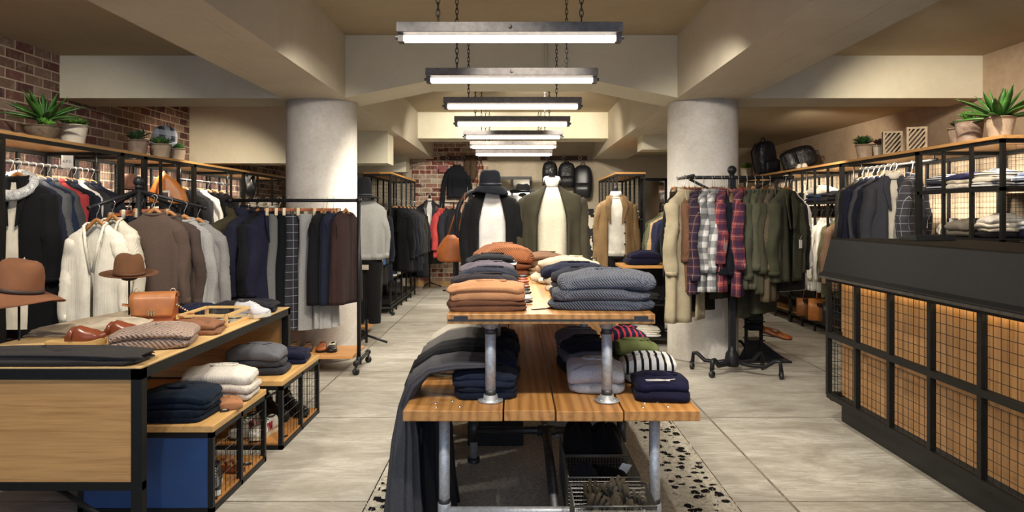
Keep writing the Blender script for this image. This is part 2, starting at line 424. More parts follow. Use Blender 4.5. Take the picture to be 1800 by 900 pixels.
pillar('trim_10', -1.907, 6.92); pillar('trim_11', 1.855, 6.92)
struct('trim_12', MB().lathe([(.25, 0), (.25, 2.57)], 40, (2.9, 9.9, 0)), PILLAR)
struct('trim_13', MB().tube([(.29, 6.55, 3.09), (.29, 6.55, 2.75), (.31, 6.55, 2.66)], .012), CREAM)
struct('baseboard_back', MB().box((-2.02, YB-.05, 0), (-.5, YB, .1)), wood('b08c5a', '8a6a40', 0))
# ---------------------------------------------------------------- hanging strip lights
def chain(mb, x, y, z0, z1, n=None):
    L = .052; k = int((z1-z0)/(L*.74))
    for i in range(k+1):
        c = z0+L*.5+i*(z1-z0-L)/max(1, k); pts = []
        for j in range(13):
            a = 2*math.pi*j/12; dx = .0105*math.cos(a); dz = L/2*math.sin(a)
            pts.append((x+(dx if i % 2 else dx*.25), y+(dx*.25 if i % 2 else dx), c+dz))
        mb.tube(pts, .0028, 5)
TUBE = glow('fff6e6', 5.0)
fx = [(699, 1093), (749, 1050), (780, 1022), (799, 1002), (815, 989), (826, 978), (836, 971)]
where = ['nearest and largest of the seven', 'second nearest to the viewer', 'third from the front, before the haunched cross beam', 'fourth from the front, just past the cross beam', 'fifth from the front', 'sixth from the front, last but one', 'seventh and farthest, near the back wall']
for i, (a, b) in enumerate(fx):
    Y = 1.25*F/(b-a); xc = XU((a+b)/2, Y); h = .625
    t = thing('pendant_strip_light', 'grey fluorescent strip light on chains, '+where[i], 'lamp', (xc, Y, 2.36), 0, 'strip lights down the middle')
    gm = steel('6a6562', .55)
    MB().box((-h, -.05, .05), (h, .05, .105)).build('housing', gm, t, bevel=.004)
    MB().tube([(-h+.03, 0, .022), (h-.03, 0, .022)], .021, 14).build('light_tube', TUBE, t)
    for sx in (-1, 1):
        MB().box((sx*(h-.005), -.03, .0), (sx*(h-.035), .03, .052)).tube([(sx*(h+.012), 0, .03), (sx*(h-.02), 0, .03)], .012).tube([(sx*(h-.012), 0, .012), (sx*(h-.04), 0, .012)], .016).build('tube_socket', steel('55504c', .4, .4), t, bevel=.002)
        c = MB(); chain(c, sx*.4, 0, .105, (3.09 if not (6.58 < Y < 7.14 or 11.5 < Y < 12.1) else 2.66)-2.36); c.build('chain', steel('3a3632', .4, .5), t)
    MB().tube([(0, -.051, .08), (0, -.056, .08)], .012, 12).build('knockout_cap', steel('6a6460', .5), t)
    # light given off by the tube
    lamp('AREA', (xc, Y, 2.355), (xc, Y, 0), 26, (1, .93, .80), 1.15, sy=.05)
# ---------------------------------------------------------------- wire-mesh furniture helpers
def mesh_panel(mb, o, du, dv, nu, nv, r=.0016):
    """wires filling the parallelogram o, o+du, o+dv with nu x nv cells"""
    o, du, dv = Vector(o), Vector(du), Vector(dv); nrm = du.cross(dv).normalized()
    for i in range(nu+1):
        a = o+du*(i/nu); mb.tube([a, a+dv], r, 4, False)
    for j in range(nv+1):
        a = o+dv*(j/nv)+nrm*r*1.6; mb.tube([a, a+du], r, 4, False)
def bar(mb, a, b, w=.025, w2=None):
    """square bar between two axis-aligned points"""
    w2 = w2 or w; a, b = Vector(a), Vector(b); d = b-a
    h = Vector((w/2, w2/2, w/2)); i = max(range(3), key=lambda q: abs(d[q])); h[i] = 0
    mb.box(tuple(Vector(map(min, a, b))-h), tuple(Vector(map(max, a, b))+h)); return mb
def rail(t, a, b, w, m=None): return bar(MB(), a, b, w).build('frame_rail', m or BLACK, t)
def wall_unit(side, y0, y1, ys, shelves, label, hrail=None, ztop=2.0, xf=None, xw=None, end=True, sides=()):
    """steel bay against a side wall. ys: intermediate posts; shelves: heights"""
    xf = xf if xf is not None else (3.9 if side > 0 else -3.8); xw = xw if xw is not None else (4.36 if side > 0 else -4.24)
    t = thing('steel_rack_bay', label, 'shelving', (xf, y0, 0)); D = xw-xf; L = y1-y0
    w = .03; sg = 1 if D > 0 else -1
    for yy in (0.0, L):
        for xx in (sg*w/2, D-sg*w/2):
            bar(MB(), (xx, min(max(yy, w/2), L-w/2), 0), (xx, min(max(yy, w/2), L-w/2), ztop), w).build('post', BLACK, t)
    for yy in ys:
        bar(MB(), (sg*w/2, yy-y0, 0), (sg*w/2, yy-y0, ztop), w*.8).build('post', BLACK, t)
        bar(MB(), (D-sg*w/2, yy-y0, 0), (D-sg*w/2, yy-y0, ztop), w*.8).build('post', BLACK, t)
    for zz in (.12, ztop-w/2):
        for xx in (sg*w/2, D-sg*w/2): rail(t, (xx, 0, zz), (xx, L, zz), w)
        for yy in (w/2, L-w/2): rail(t, (0, yy, zz), (D, yy, zz), w)
    nb = max(1, round(L/.4)); m = MB()
    for i in range(nb):
        a = L*i/nb; b = L*(i+1)/nb
        mesh_panel(m, (D-sg*.03, a+.02, 1.16), (0, b-a-.04, 0), (0, 0, ztop-1.2), max(3, round((b-a)/.05)), round((ztop-1.2)/.05))
        if i: bar(m, (D-sg*.02, a, .12), (D-sg*.02, a, ztop), .025)
    m.build('back_mesh', BLACK, t)
    for q in sides:
        m = MB(); mesh_panel(m, (sg*.03, q-y0, ztop-.84), (D-sg*.06, 0, 0), (0, 0, .8), 8, 16); m.build('side_mesh', BLACK, t)
    for zz in shelves:
        m = MB(); m.box((sg*.005, .01, zz-.012), (D-sg*.005, L-.01, zz)); bar(m, (sg*w/2, 0, zz-.02), (sg*w/2, L, zz-.02), w)
        m.build('shelf', DARK, t)
    if hrail:
        m = MB(); xr, zr, a, b = hrail; m.tube([(xr-xf, a-y0, zr), (xr-xf, b-y0, zr)], .014, 10)
        for yy in (a+.04, b-.04): m.tube([(xr-xf, yy-y0, zr), (xr-xf, yy-y0, ztop)] if sg*(xr-xf) > 0 else [(xr-xf, yy-y0, zr), (0, yy-y0, zr)], .008, 6)
        m.build('hanging_rail', steel('2a2826', .35, .3), t)
    MB().box((sg*.06, .03, ztop-.02), (sg*.075, L-.03, ztop-.008)).build('glow_strip', glow('ffe2b0', 5), t)  # glowing strip added under the top board to brighten the bay
    al = lamp('AREA', (xf+sg*.08, (y0+y1)/2, ztop-.03), (xw, (y0+y1)/2, 1.45), 13*L, (1, .92, .78), L*.9, sy=.04); al.data.spread = math.radians(110)  # unseen lamp added to brighten the wall behind the mesh
    MB().box((sg*.01, .005, .12), (D, L-.005, .135)).build('base_board', wood('a87a48', '80582c', 1), t)
    return t
# ---------------------------------------------------------------- clothes
def lerp(a, b, t): return a+(b-a)*t
def sstep(a, b, x):
    t = max(0, min(1, (x-a)/(b-a))); return t*t*(3-2*t)
def curve(pts, x):
    for (x0, y0), (x1, y1) in zip(pts, pts[1:]):
        if x <= x1:
            t = (x-x0)/(x1-x0) if x1 > x0 else 0; t = t*t*(3-2*t)*.5+t*.5; return lerp(y0, y1, t)
    return pts[-1][1]
def sgp(a, p): return math.copysign(abs(a)**p, a)
def torso(L=.7, wn=.065, ws=.21, wc=.21, wh=.23, d=.05, dh=None, drop=.075, seed=0, z0=-.13, fold=.12, openx=0.0, n=44, nz=26, dn=.045, openz=0.0, hem=0.0, vneck=0.0):
    rnd = random.Random(seed); dh = dh or d*1.15
    ks = [(rnd.choice((5, 6, 7)), rnd.uniform(0, 6.28)), (rnd.choice((9, 11)), rnd.uniform(0, 6.28)), (rnd.choice((3, 4)), rnd.uniform(0, 6.28))]
    wp = [(0, wn), (drop*.35, wn+.035), (drop, ws*.93), (drop+.05, ws), (drop+.2, wc), (L*.75, lerp(wc, wh, .7)), (L, wh)]
    dp = [(0, dn), (drop, max(d*.8, .035)), (drop+.15, d), (L, dh)]
    R = []; zs = [0, drop*.2, drop*.4, drop*.6, drop*.8, drop, drop+.03]+[drop+.03+(L-drop-.03)*(i/(nz-7)) for i in range(1, nz-6)]
    for z in zs:
        w = curve(wp, z); dd = curve(dp, z); f = sstep(drop, L*.7, z)*fold; ring = []
        g = 0
        if vneck: g = math.asin(min(.9, (.004+.07*max(0, 1-z/vneck))/max(w, .05)))
        elif openx: g = math.asin(min(.9, (openx*(.45+.55*sstep(0, .3, z)) if z >= openz else 0)/max(w, .05)))
        m = n if not openx else n
        for j in range(m+(1 if openx or vneck else 0)):
            th = -math.pi/2+g+(2*math.pi-2*g)*j/m
            q = 1+f*(.55*math.sin(ks[0][0]*th+ks[0][1]+z*2)+.3*math.sin(ks[1][0]*th+ks[1][1]-z*3)+.35*math.sin(ks[2][0]*th+ks[2][1]))
            qd = 1+2.2*(q-1)
            ring.append((w*sgp(math.cos(th), .75)*(1+(q-1)*.35), dd*sgp(math.sin(th), .8)*qd, z0-z+hem*math.sin(th*2+ks[0][1])*sstep(L*.8, L, z)))
        R.append(ring)
    m = MB(); m.rings(R, close=not (openx or vneck), cap=False); return m
def sleeve(sx, ws, drop, L=.56, r0=.07, r1=.05, seed=0, z0=-.13, flare=.05, fwd=-.02, n=16, flat=.8, bend=0.0):
    rnd = random.Random(seed*7+(3 if sx > 0 else 5)); pts = []; rr = []; N = 30
    ph = rnd.uniform(0, 6)
    for i in range(N+1):
        t = i/N; r = lerp(r0, r1, t)*(1+.03*math.sin(t*(11+ph)+ph)+.03*math.sin(t*(23+ph)+2*ph))
        if i == 0: r *= .75
        x = ws-.045+flare*math.sin(min(1, t*1.6)*math.pi/2)+.008*math.sin(t*9+ph)
        y = fwd*t+.01*math.sin(t*7+ph)-bend*max(0, t-.45)
        pts.append((sx*x, y, z0-drop-.02-L*t*(1-.0*t))); rr.append((r, r*flat))
    m = MB(); m.tube(pts, rr, n)
    q1, q2, q3 = rnd.uniform(0, 6), rnd.uniform(0, 6), rnd.uniform(.35, .55)
    for i in range(N+1):
        t = i/N; c = pts[i]; f = sstep(0, .15, t)*(1-.5*sstep(.85, 1, t)); el = math.exp(-((t-q3)/.14)**2)
        for j in range(n):
            a = 2*math.pi*j/n; x, y, z = m.v[i*n+j]
            k = 1+f*(.10*math.sin(2*a+q1+t*3)+.08*math.sin(4*a+q2-t*6))+el*.07*math.sin(t*75+a*2)
            m.v[i*n+j] = (c[0]+(x-c[0])*k, c[1]+(y-c[1])*k, z+el*.006*math.sin(a*2+q2))
    return m, pts[-1], rr[-1]
def ringtube(c, rx, ry, r, n=24, tilt=0.0, rz=None):
    m = MB(); R = []
    for j in range(n):
        a = 2*math.pi*j/n; cx, cy = math.cos(a), math.sin(a); ring = []
        for k in range(8):
            b = 2*math.pi*k/8; rho = r*math.cos(b)
            ring.append((c[0]+cx*(rx+rho), c[1]+cy*(ry+rho), c[2]+(rz or r)*math.sin(b)+tilt*cy))
        R.append(ring)
    R.append(R[0]); m.rings(R, True, False); return m
def short(l):
    for a, b in [('pipe rack on the pipe rack', 'pipe rack'), ('wooden hanger inside the', 'hanger of the'), ('wooden hanger of the', 'hanger of the'), ('wooden hanger in the', 'hanger of the'), (' on the left wall rail', ', left wall rail'), (' on the rolling rack', ', rolling rack'), (' on the low steel rail', ', low steel rail'),
                 (' on the right wall rail', ', right wall rail'), (' on the shirt rail', ', shirt rail'), (' at the far end of the', ', far end of'), (' at the rear end of the', ', rear end of'), (', right of the two pale checks', ''), (', left of the two pale checks', ''), (' just', ''), (' showing', '')]:
        if len(l.replace('-', ' ').split()) <= 16: break
        l = l.replace(a, b)
    return l
def hanger(t_label, loc, rz, w=.19, color='8f6136', clip=False, hz=-.13, group=None):
    t = thing('clip_hanger' if clip else 'coat_hanger', short(t_label.replace('pipe rack on the pipe rack', 'pipe rack')), 'hanger', loc, rz, group)
    m = MB(); h = []
    for i in range(15):
        a = math.radians(-60+i*17.5); h.append((.021*math.cos(a+math.pi/2-.6), 0, -.008+.021*math.sin(a+math.pi/2-.6)))
    h = [(.0, 0, hz+.035), (0, 0, -.055), (.012, 0, -.036)]+[(.021*math.cos(math.radians(a)), 0, -.006+.021*math.sin(math.radians(a))) for a in range(-50, 190, 20)]
    m.tube(h, .0022, 6); m.build('hook', steel('b5b2ac', .3, .8), t)
    wm = wood(color, '7a4a20' if color != '6a3a20' else '4a2814', 0)
    m = MB()
    if clip:
        m.box((-.14, -.009, hz+.02), (.14, .009, hz+.045)); m.build('bar', wood('94522c', '6a381c', 0), t, bevel=.003)
        for sx in (-1, 1):
            MB().box((sx*.115-.014, -.016, hz-.02), (sx*.115+.014, .016, hz+.05)).build('clip', steel('c8b898', .35, .6), t, bevel=.003)
    else:
        pts = [(sx*w*q, .0, hz+curve([(0, .034), (.15, .02), (.3, -.01), (.55, -.052), (1, -.10)], q)) for sx, q in [(-1, 1), (-1, .85), (-1, .65), (-1, .45), (-1, .25), (-1, .1), (1, 0), (1, .1), (1, .25), (1, .45), (1, .65), (1, .85), (1, 1)]]
        rr = [(.009, .008+.008*(1-abs(p[0])/w)) for p in pts]
        m.tube(pts, rr, 8); m.build('shoulder_bar', wm, t)
    return t
def garment(kind, m, label, loc, rz=0, seed=0, cat=None, s=1.0, group=None, L=None, d=None, trim=None, inner=None, hang=True, hlabel=None, name=None, tilt=(0, 0), ws=None, sleeves=True, z0=-.13, sl=None, hcolor='8f6136', buttons=False, fold=None, tagged=False, tagz=-.45, openx=None, front='lapel', vneck=0.0, flare=.05):
    """a garment whose hanger hook sits on the rail at loc"""
    K = dict(coat=dict(L=1.0, ws=.225, wc=.22, wh=.255, d=.06, sl=.6, openx=.02), jacket=dict(L=.72, ws=.225, wc=.215, wh=.22, d=.055, sl=.6, openx=.03),
             shirt=dict(L=.76, ws=.215, wc=.2, wh=.21, d=.035, sl=.6, openx=0), sweater=dict(L=.64, ws=.21, wc=.21, wh=.2, d=.05, sl=.58, openx=0),
             cardigan=dict(L=.75, ws=.2, wc=.21, wh=.23, d=.05, sl=.58, openx=.035), vest=dict(L=.62, ws=.17, wc=.19, wh=.2, d=.045, sl=0, openx=0),
             parka=dict(L=.85, ws=.23, wc=.225, wh=.24, d=.07, sl=.6, openx=.02), dress=dict(L=1.0, ws=.19, wc=.18, wh=.24, d=.05, sl=.3, openx=0))
    NM = dict(coat='coat', jacket='jacket', shirt='shirt', sweater='sweater', cardigan='cardigan', vest='sleeveless_top', parka='hooded_parka', dress='dress', trousers='trousers', skirt='skirt')
    t = thing(name or NM[kind], label, cat or NM[kind].replace('_', ' '), loc, rz, group, tilt); t.scale = (s, s, s)
    r = random.Random(seed)
    if kind in ('trousers', 'skirt'):
        LL = L or (1.0 if kind == 'trousers' else .6); w0, w1 = (.115, .125) if kind == 'trousers' else (.15, .23)
        if ws: w0 = ws; w1 = ws*1.12 if kind == 'trousers' else ws*1.5
        dd = d or .035; R = []; n = 36; k1 = r.uniform(0, 6)
        zs = [LL*i/20 for i in range(21)]
        if kind == 'trousers':
            for sx in (-1, 1):
                mm = MB(); R = []
                for z in zs:
                    ring = []; sep = w0*.18*sstep(.22, .5, z)
                    for j in range(n):
                        th = 2*math.pi*j/n; q = 1+.12*sstep(.05, .6, z)*math.sin(3*th+k1+z*3)
                        ring.append((sx*(w0*.36+sep)+w0*.64*lerp(1, .92, z/LL)*sgp(math.cos(th), .8)*q, sx*.012+dd*sgp(math.sin(th), .9)*q*(.9+.2*z), z0+.0-z))
                    R.append(ring)
                mm.rings(R, True, False); mm.build('trouser_leg', m, t)
        else:
            mm = MB()
            for z in zs:
                ring = []
                for j in range(n):
                    th = 2*math.pi*j/n; q = 1+(.10+.1*z)*sstep(.05, .5, z)*math.sin(9*th+k1)
                    ring.append((lerp(w0, w1, sstep(0, .25, z)*.6+.4*z/LL)*sgp(math.cos(th), .85)*q, dd*sgp(math.sin(th), .9)*lerp(.8, 1.5, z/LL)*q*(1 if q < 1 else q), z0-z))
                R.append(ring)
            mm.rings(R, True, False); mm.build('skirt_panel', m, t)
        wb = MB(); wb.rings([[(w0*1.03*sgp(math.cos(2*math.pi*j/n), .85), dd*.95*sgp(math.sin(2*math.pi*j/n), .9), z0+zz) for j in range(n)] for zz in (.005, -.04)], True, False)
        wb.build('waistband', trim or m, t, solid=.006)
        if hang: hanger(hlabel or 'clip hanger holding the '+label, loc, rz, clip=True)
    else:
        p = K[kind]; Lx = L or p['L']; W = ws or p['ws']; k = W/p['ws']; dp = .085 if kind != 'vest' else .05
        tor = torso(Lx, .07, W, p['wc']*k, p['wh']*k, d or p['d'], None, dp, seed, z0, .17 if fold is None else fold, p['openx'] if openx is None else openx, vneck=vneck)
        tor.build('body', m, t, solid=.008)
        SL = p['sl'] if sl is None else sl
        if SL and sleeves:
            for sx in (-1, 1):
                dd = d or p['d']
                sv, e, rr = sleeve(sx, W, dp, SL, flare=flare, r0=.072 if kind in ('coat', 'jacket', 'parka') else .062, r1=.055 if kind in ('coat', 'jacket', 'parka') else .042, seed=seed, z0=z0, flat=min(.9, max(.5, dd/.06)))
                sv.build('sleeve', m, t)
                cz = .045 if kind in ('sweater', 'cardigan', 'shirt', 'dress') else .02
                MB().tube([(e[0], e[1], e[2]+cz), (e[0], e[1], e[2]-.012)], [(rr[0]*1.06, rr[1]*1.08), (rr[0]*1.0, rr[1]*1.02)], 16).build('cuff', trim or m, t)
        if kind in ('sweater', 'dress'):
            ringtube((0, 0, z0+.004), .072, .05, .012, tilt=.012).build('neckband', trim or m, t)
            if kind == 'sweater':
                R = [[((p['wh']*k*1.0)*sgp(math.cos(2*math.pi*j/40), .75), (d or p['d'])*1.15*sgp(math.sin(2*math.pi*j/40), .8), z0-Lx+zz) for j in range(40)] for zz in (.05, -.012)]
                MB().rings(R, True, False).build('hem_rib', trim or m, t, solid=.008)
        elif kind == 'vest':
            ringtube((0, 0, z0+.002), .075, .046, .009, tilt=.012).build('neckband', trim or m, t)
            for sx in (-1, 1):
                mm = ringtube((0, 0, 0), .035, .1, .008); mm.v = [(sx*(W-.01)+q[2], q[0], z0-.17+q[1]) for q in mm.v]; mm.build('armhole_trim', trim or m, t)
        elif kind == 'shirt':
            ringtube((0, 0, z0+.008), .066, .045, .008, rz=.018).build('collar_band', m, t)
            for sx in (-1, 1):
                MB().prism([(sx*.006, z0+.012), (sx*.075, z0+.03), (sx*.078, z0+.0), (sx*.05, z0-.05)], 1, -.062, -.052).build('collar_flap', m, t, bevel=.002)
            mm = MB().box((-.014, -(d or .035)-.016, z0-Lx*.93), (.014, -(d or .035)-.009, z0-.03)); pk = mm.build('button_placket', trim or m, t, bevel=.002)
            for q in range(5): MB().tube([(0, -(d or .035)-.016, z0-.1-.12*q), (0, -(d or .035)-.019, z0-.1-.12*q)], .006, 8).build('button', plain('c8c0ae', .4), pk)
        elif kind == 'parka':
            mm = MB(); mm.rings([[((.085+.02*math.cos(a))*sgp(math.cos(th), .9)+0, .055*math.sin(th)*1.2+.03+.02*math.sin(a), z0+.01+.05*math.sin(a)+.02*math.sin(th)) for th in [2*math.pi*j/24 for j in range(24)]] for a in [2*math.pi*q/10 for q in range(11)]], True, False)
            mm.build('hood', m, t)
            MB().box((-.02, -(d or .07)-.02, z0-Lx*.95), (.02, -(d or .07)-.01, z0-.05)).build('button_placket', m, t, bevel=.003)
        elif vneck:
            yd = -(d or p['d'])-.006
            for sx in (-1, 1): MB().tube([(sx*.072, -.0, z0+.008), (sx*.07, -.04, z0-.01), (sx*.045, yd-.0, z0-vneck*.4), (sx*.008, yd-.008, z0-vneck)], [(.011, .007)]*4, 8).build('neckband', trim or m, t)
            MB().tube([(-.072, 0, z0+.008), (-.04, .045, z0+.012), (.04, .045, z0+.012), (.072, 0, z0+.008)], .009, 8).build('back_neckband', trim or m, t)
        elif front == 'band':
            ox = p['openx'] if openx is None else openx; yd = -(d or p['d'])
            for sx in (-1, 1):
                pe = [(sx*.066, -.05, z0+.05)]
                for q in range(8):
                    zq = (Lx-.01)*q/7; oz = ox*(.45+.55*sstep(0, .3, zq)); ww = max(.075, lerp(.075, p['wc']*k, sstep(0, .12, zq))); dq = lerp(.055, -yd, sstep(0, .22, zq))*(1+.15*zq)
                    pe.append((sx*ww*(oz/ww)**.75*.97, -dq*(1-(oz/ww)**2)**.4-.004, z0-zq))
                MB().tube(pe, [(.014, .0035)]*9, 8).build('front_edge', trim or m, t)
            R = [[((.075+.004*q)*math.cos(aa), .06*math.sin(aa)+.005, z0+.008+.05*q*(1 if math.sin(aa) > -.3 else .6)) for aa in [math.pi*(-.36)+1.72*math.pi*j/24 for j in range(25)]] for q in (0, .5, 1)]
            MB().rings(R, False, False).build('stand_collar', trim or m, t, solid=.01)
        else:   # lapels or collar
            ox = .03 if openx is None else W*(openx/W)**.75*.7; yd = -(d or p['d'])-.012
            for sx in (-1, 1):
                MB().add([(sx*(ox+.0), -.052-(d or 0)*.15, z0+.01), (sx*(ox+.05), -.045-(d or 0)*.15, z0-.0), (sx*(ox+.065), yd-.004, z0-.12), (sx*(ox+.01), yd-.008, z0-.32), (sx*max(.012, ox-.01), yd, z0-.33), (sx*(ox+.005), yd+.01, z0-.12)],
                         [(0, 1, 2, 5), (5, 2, 3, 4)]).build('lapel', trim or m, t, solid=.007)
            ringtube((0, .0, z0+.008), .07, .048, .01, rz=.02, tilt=.012).build('collar', trim or m, t)
        if inner is not None:
            torso(Lx*.92, .055, W*.9, p['wc']*k*.9, p['wh']*k*.88, (d or p['d'])*.75, None, dp, seed+1, z0-.01, .1).build('lining', inner, t)
        if buttons:
            bb = -(d or p['d'])-.02
            for i in range(4): MB().tube([(.02+(openx or 0), bb, z0-.3-.13*i), (.02+(openx or 0), bb-.008, z0-.3-.13*i)], .011, 10).build('button', plain('2a2018', .4), t)
        if hang: hanger(hlabel or 'wooden hanger inside the '+label, loc, rz, w=W*.85, color=hcolor)
    if tagged:
        MB().tube([(W if kind not in ('trousers', 'skirt') else .1, -.05, z0+tagz+.09), (.12, -.075, z0+tagz+.03)], .0012, 4).box((.095, -.082, z0+tagz-.045), (.145, -.08, z0+tagz+.03)).build('price_tag', plain('e8e4da', .6), t)
    return t
# ---------------------------------------------------------------- folded clothes
def folded(label, m, loc, w=.3, dp=.26, h=.07, layers=2, rz=0, seed=0, cat='folded sweater', name='folded_sweater', group=None, trim=None, collar=True, crown=.28, drop0=0.0, rumple=1.0, sidetag=False, tilt=(0, 0)):
    """soft folded garment: w across x, dp along y, h high; every layer shows its rounded fold.
    drop0: how far the pile below already sags at its corners"""
    t = thing(name, label, cat, loc, rz, group, tilt)
    r = random.Random(seed*3+1); ph = [r.uniform(0, 6.28) for _ in range(9)]
    n = 64; NZ = 8*layers; R = []
    sh = [(r.uniform(-.035, .035)*w, r.uniform(-.03, .03)*dp, r.uniform(.93, 1.02), r.uniform(0, 6.28)) for _ in range(layers)]
    cuts = [0]+sorted(min(.95, max(.05, (q+1)/layers+r.uniform(-.1, .1))) for q in range(layers-1))+[1]
    def E(th): return .42+.25*abs(math.cos(th))**2+.33*abs(math.sin(2*th))+.12*math.sin(th+ph[4])+.10*math.sin(2*th+ph[5])
    def wr(th, q): return rumple*(.016*math.sin(3*th+ph[0]+q*2)+.010*math.sin(7*th+ph[1]-q*3)+.007*math.sin(13*th+ph[2]+q*5))
    cd_ = crown*h
    for i in range(NZ+1):
        li = min(layers-1, i//8); tt = (i-8*li)/8; q = lerp(cuts[li], cuts[li+1], tt); ox, oy, sc, p0 = sh[li]; ring = []
        for j in range(n):
            th = 2*math.pi*j/n
            pin = (1-math.sqrt(max(0, 1-(2*tt-1)**2)))*(.085+.05*math.sin(th*2+p0))   # groove between the layers, deeper on some sides
            b = (1-pin*min(1.6, h/layers/.035))*sc+wr(th, q)
            qq = q+.05*math.sin(2*th+p0)*math.sin(math.pi*q)
            z = qq*h-(drop0+cd_*q)*E(th)+.0015*math.sin(9*th+ph[3])*q
            ring.append(((w/2)*sgp(math.cos(th), .36)*b+ox, (dp/2)*sgp(math.sin(th), .36)*b+oy, max(0.0, z) if drop0 == 0 else z))
        R.append(ring)
    top = R[-1]; cx = sum(q[0] for q in top)/n; cy = sum(q[1] for q in top)/n; tz = h
    for k in (.95, .86, .72, .55, .36, .18, .05):
        R.append([(cx+(q[0]-cx)*k, cy+(q[1]-cy)*k, lerp(tz, q[2], k**2.2)+rumple*.0035*math.sin(4*k+ph[6]+j*2*math.pi/n*2)*(1-k)+rumple*.0028*math.sin(9*k+ph[7]+j*2*math.pi/n*3)) for j, q in enumerate(top)])
    mb = MB(); mb.rings(R, True, True); mb.build('folded_body', m, t)
    if collar:
        ringtube((w*.03, dp*.04, h-.004), .07, .05, .006, tilt=-.003, rz=.005).build('neckband', trim or m, t)
    if sidetag:
        MB().box((-.02, -dp/2-.008, h*.35), (.02, -dp/2-.005, h*.35+.03)).build('size_label', plain('e6e2d8', .6), t)
    return t
def stack(items, loc, w=.3, dp=.26, rz=0, where='', cat='folded sweater', name='folded_sweater', gap=0.0, group=None, seed=0):
    """items: (label, material, height, layers) from the bottom up"""
    z = loc[2]; r = random.Random(seed+17); out = []; dr = 0.0
    for i, it in enumerate(items):
        lb, m, h, ly = it[:4]; k = it[4] if len(it) > 4 else {}
        o = folded(lb, m, (loc[0]+r.uniform(-.008, .008), loc[1]+r.uniform(-.008, .008), z), w*r.uniform(.96, 1.03), dp*r.uniform(.96, 1.03), h, ly, rz+r.uniform(-.08, .08), seed*13+i, k.get('cat', cat), k.get('name', name), group, collar=k.get('collar', i == len(items)-1), trim=k.get('trim'), sidetag=k.get('tag', False), drop0=dr)
        out.append(o); z += h*.985+gap; dr += .24*h
    return out
# ---------------------------------------------------------------- shoes, hats, pots, plants
def shoe(label, upper, sole, loc, rz=0, L=.27, kind='sneaker', name=None, group=None, trim=None, tilt=(0, 0), cat='shoe'):
    t = thing(name or kind, label, cat, loc, rz, group, tilt); n = 20
    def wid(u): return curve([(0, .03), (.12, .034), (.4, .033), (.72, .048), (.9, .042), (1, .018)], u)
    sh = {'sneaker': .026, 'loafer': .014, 'clog': .035, 'boot': .03, 'pump': .012}[kind]
    R = []
    for i in range(n+1):
        u = i/n; w = max(.006, wid(u)*(.6 if i in (0, n) else 1.04)); x = (u-.5)*L; lift = .012*sstep(.75, 1, u)
        R.append([(x, -w, lift), (x, w, lift), (x, w*1.03, sh+lift), (x, -w*1.03, sh+lift)])
    MB().rings(R, True, True, False).build('sole', sole, t, bevel=.003)
    if kind == 'sneaker': hp = [(0, .07), (.15, .085), (.35, .078), (.5, .07), (.75, .045), (1, .02)]
    elif kind == 'boot': hp = [(0, .15), (.2, .16), (.36, .15), (.46, .09), (.75, .05), (1, .022)]
    elif kind == 'clog': hp = [(0, .01), (.3, .02), (.42, .055), (.55, .075), (.8, .055), (1, .02)]
    else: hp = [(0, .05), (.15, .055), (.4, .035), (.55, .05), (.8, .04), (1, .015)]
    R = []; m = 16; st = 0 if kind != 'clog' else 7
    for i in range(st, n+1):
        u = i/n; w = max(.008, wid(u)*(.75 if i in (0, n) else 1)); x = (u-.5)*L*.98; hh = curve(hp, u); lift = .012*sstep(.75, 1, u); ring = []
        for j in range(m+1):
            a = math.pi*j/m; ring.append((x, w*math.cos(a)*(1 if math.sin(a) < .7 else .96), sh-.004+lift+hh*sgp(math.sin(a), .62)))
        R.append(ring)
    ub = MB(); ub.rings(R, False, False); ub.add(R[-1], [tuple(range(m+1))]); 
    if kind != 'clog': ub.add(R[0], [tuple(range(m+1))])
    ub.build('upper', upper, t, solid=.003)
    if kind in ('sneaker', 'boot'):
        lc = MB()
        for q in range(4):
            u = .42+.075*q; x = (u-.5)*L; hh = curve(hp, u)+sh; lc.tube([(x, -.02, hh*.93), (x, 0, hh+.003), (x, .02, hh*.93)], .0028, 6)
        lc.build('laces', trim or plain('d8d4cc', .8), t)
        ringtube(((.0-.28)*L, 0, sh+curve(hp, .22)-.004), .036, .024, .005).build('ankle_opening', plain('24201e', .8), t)
    elif kind == 'loafer' or kind == 'pump':
        ringtube((-.17*L, 0, sh+.05), .062, .024, .003, tilt=0).build('topline', trim or upper, t)
        MB().box((.03*L, -.03, sh+.044), (.1*L, .03, sh+.05)).build('vamp_strap', trim or upper, t, bevel=.002)
    elif kind == 'clog':
        MB().tube([(-.015, -.043, .045), (-.012, -.034, .082), (-.01, 0, .098), (-.012, .034, .082), (-.015, .043, .045)], [(.003, .011)]*5, 8).build('strap', upper, t)
    return t
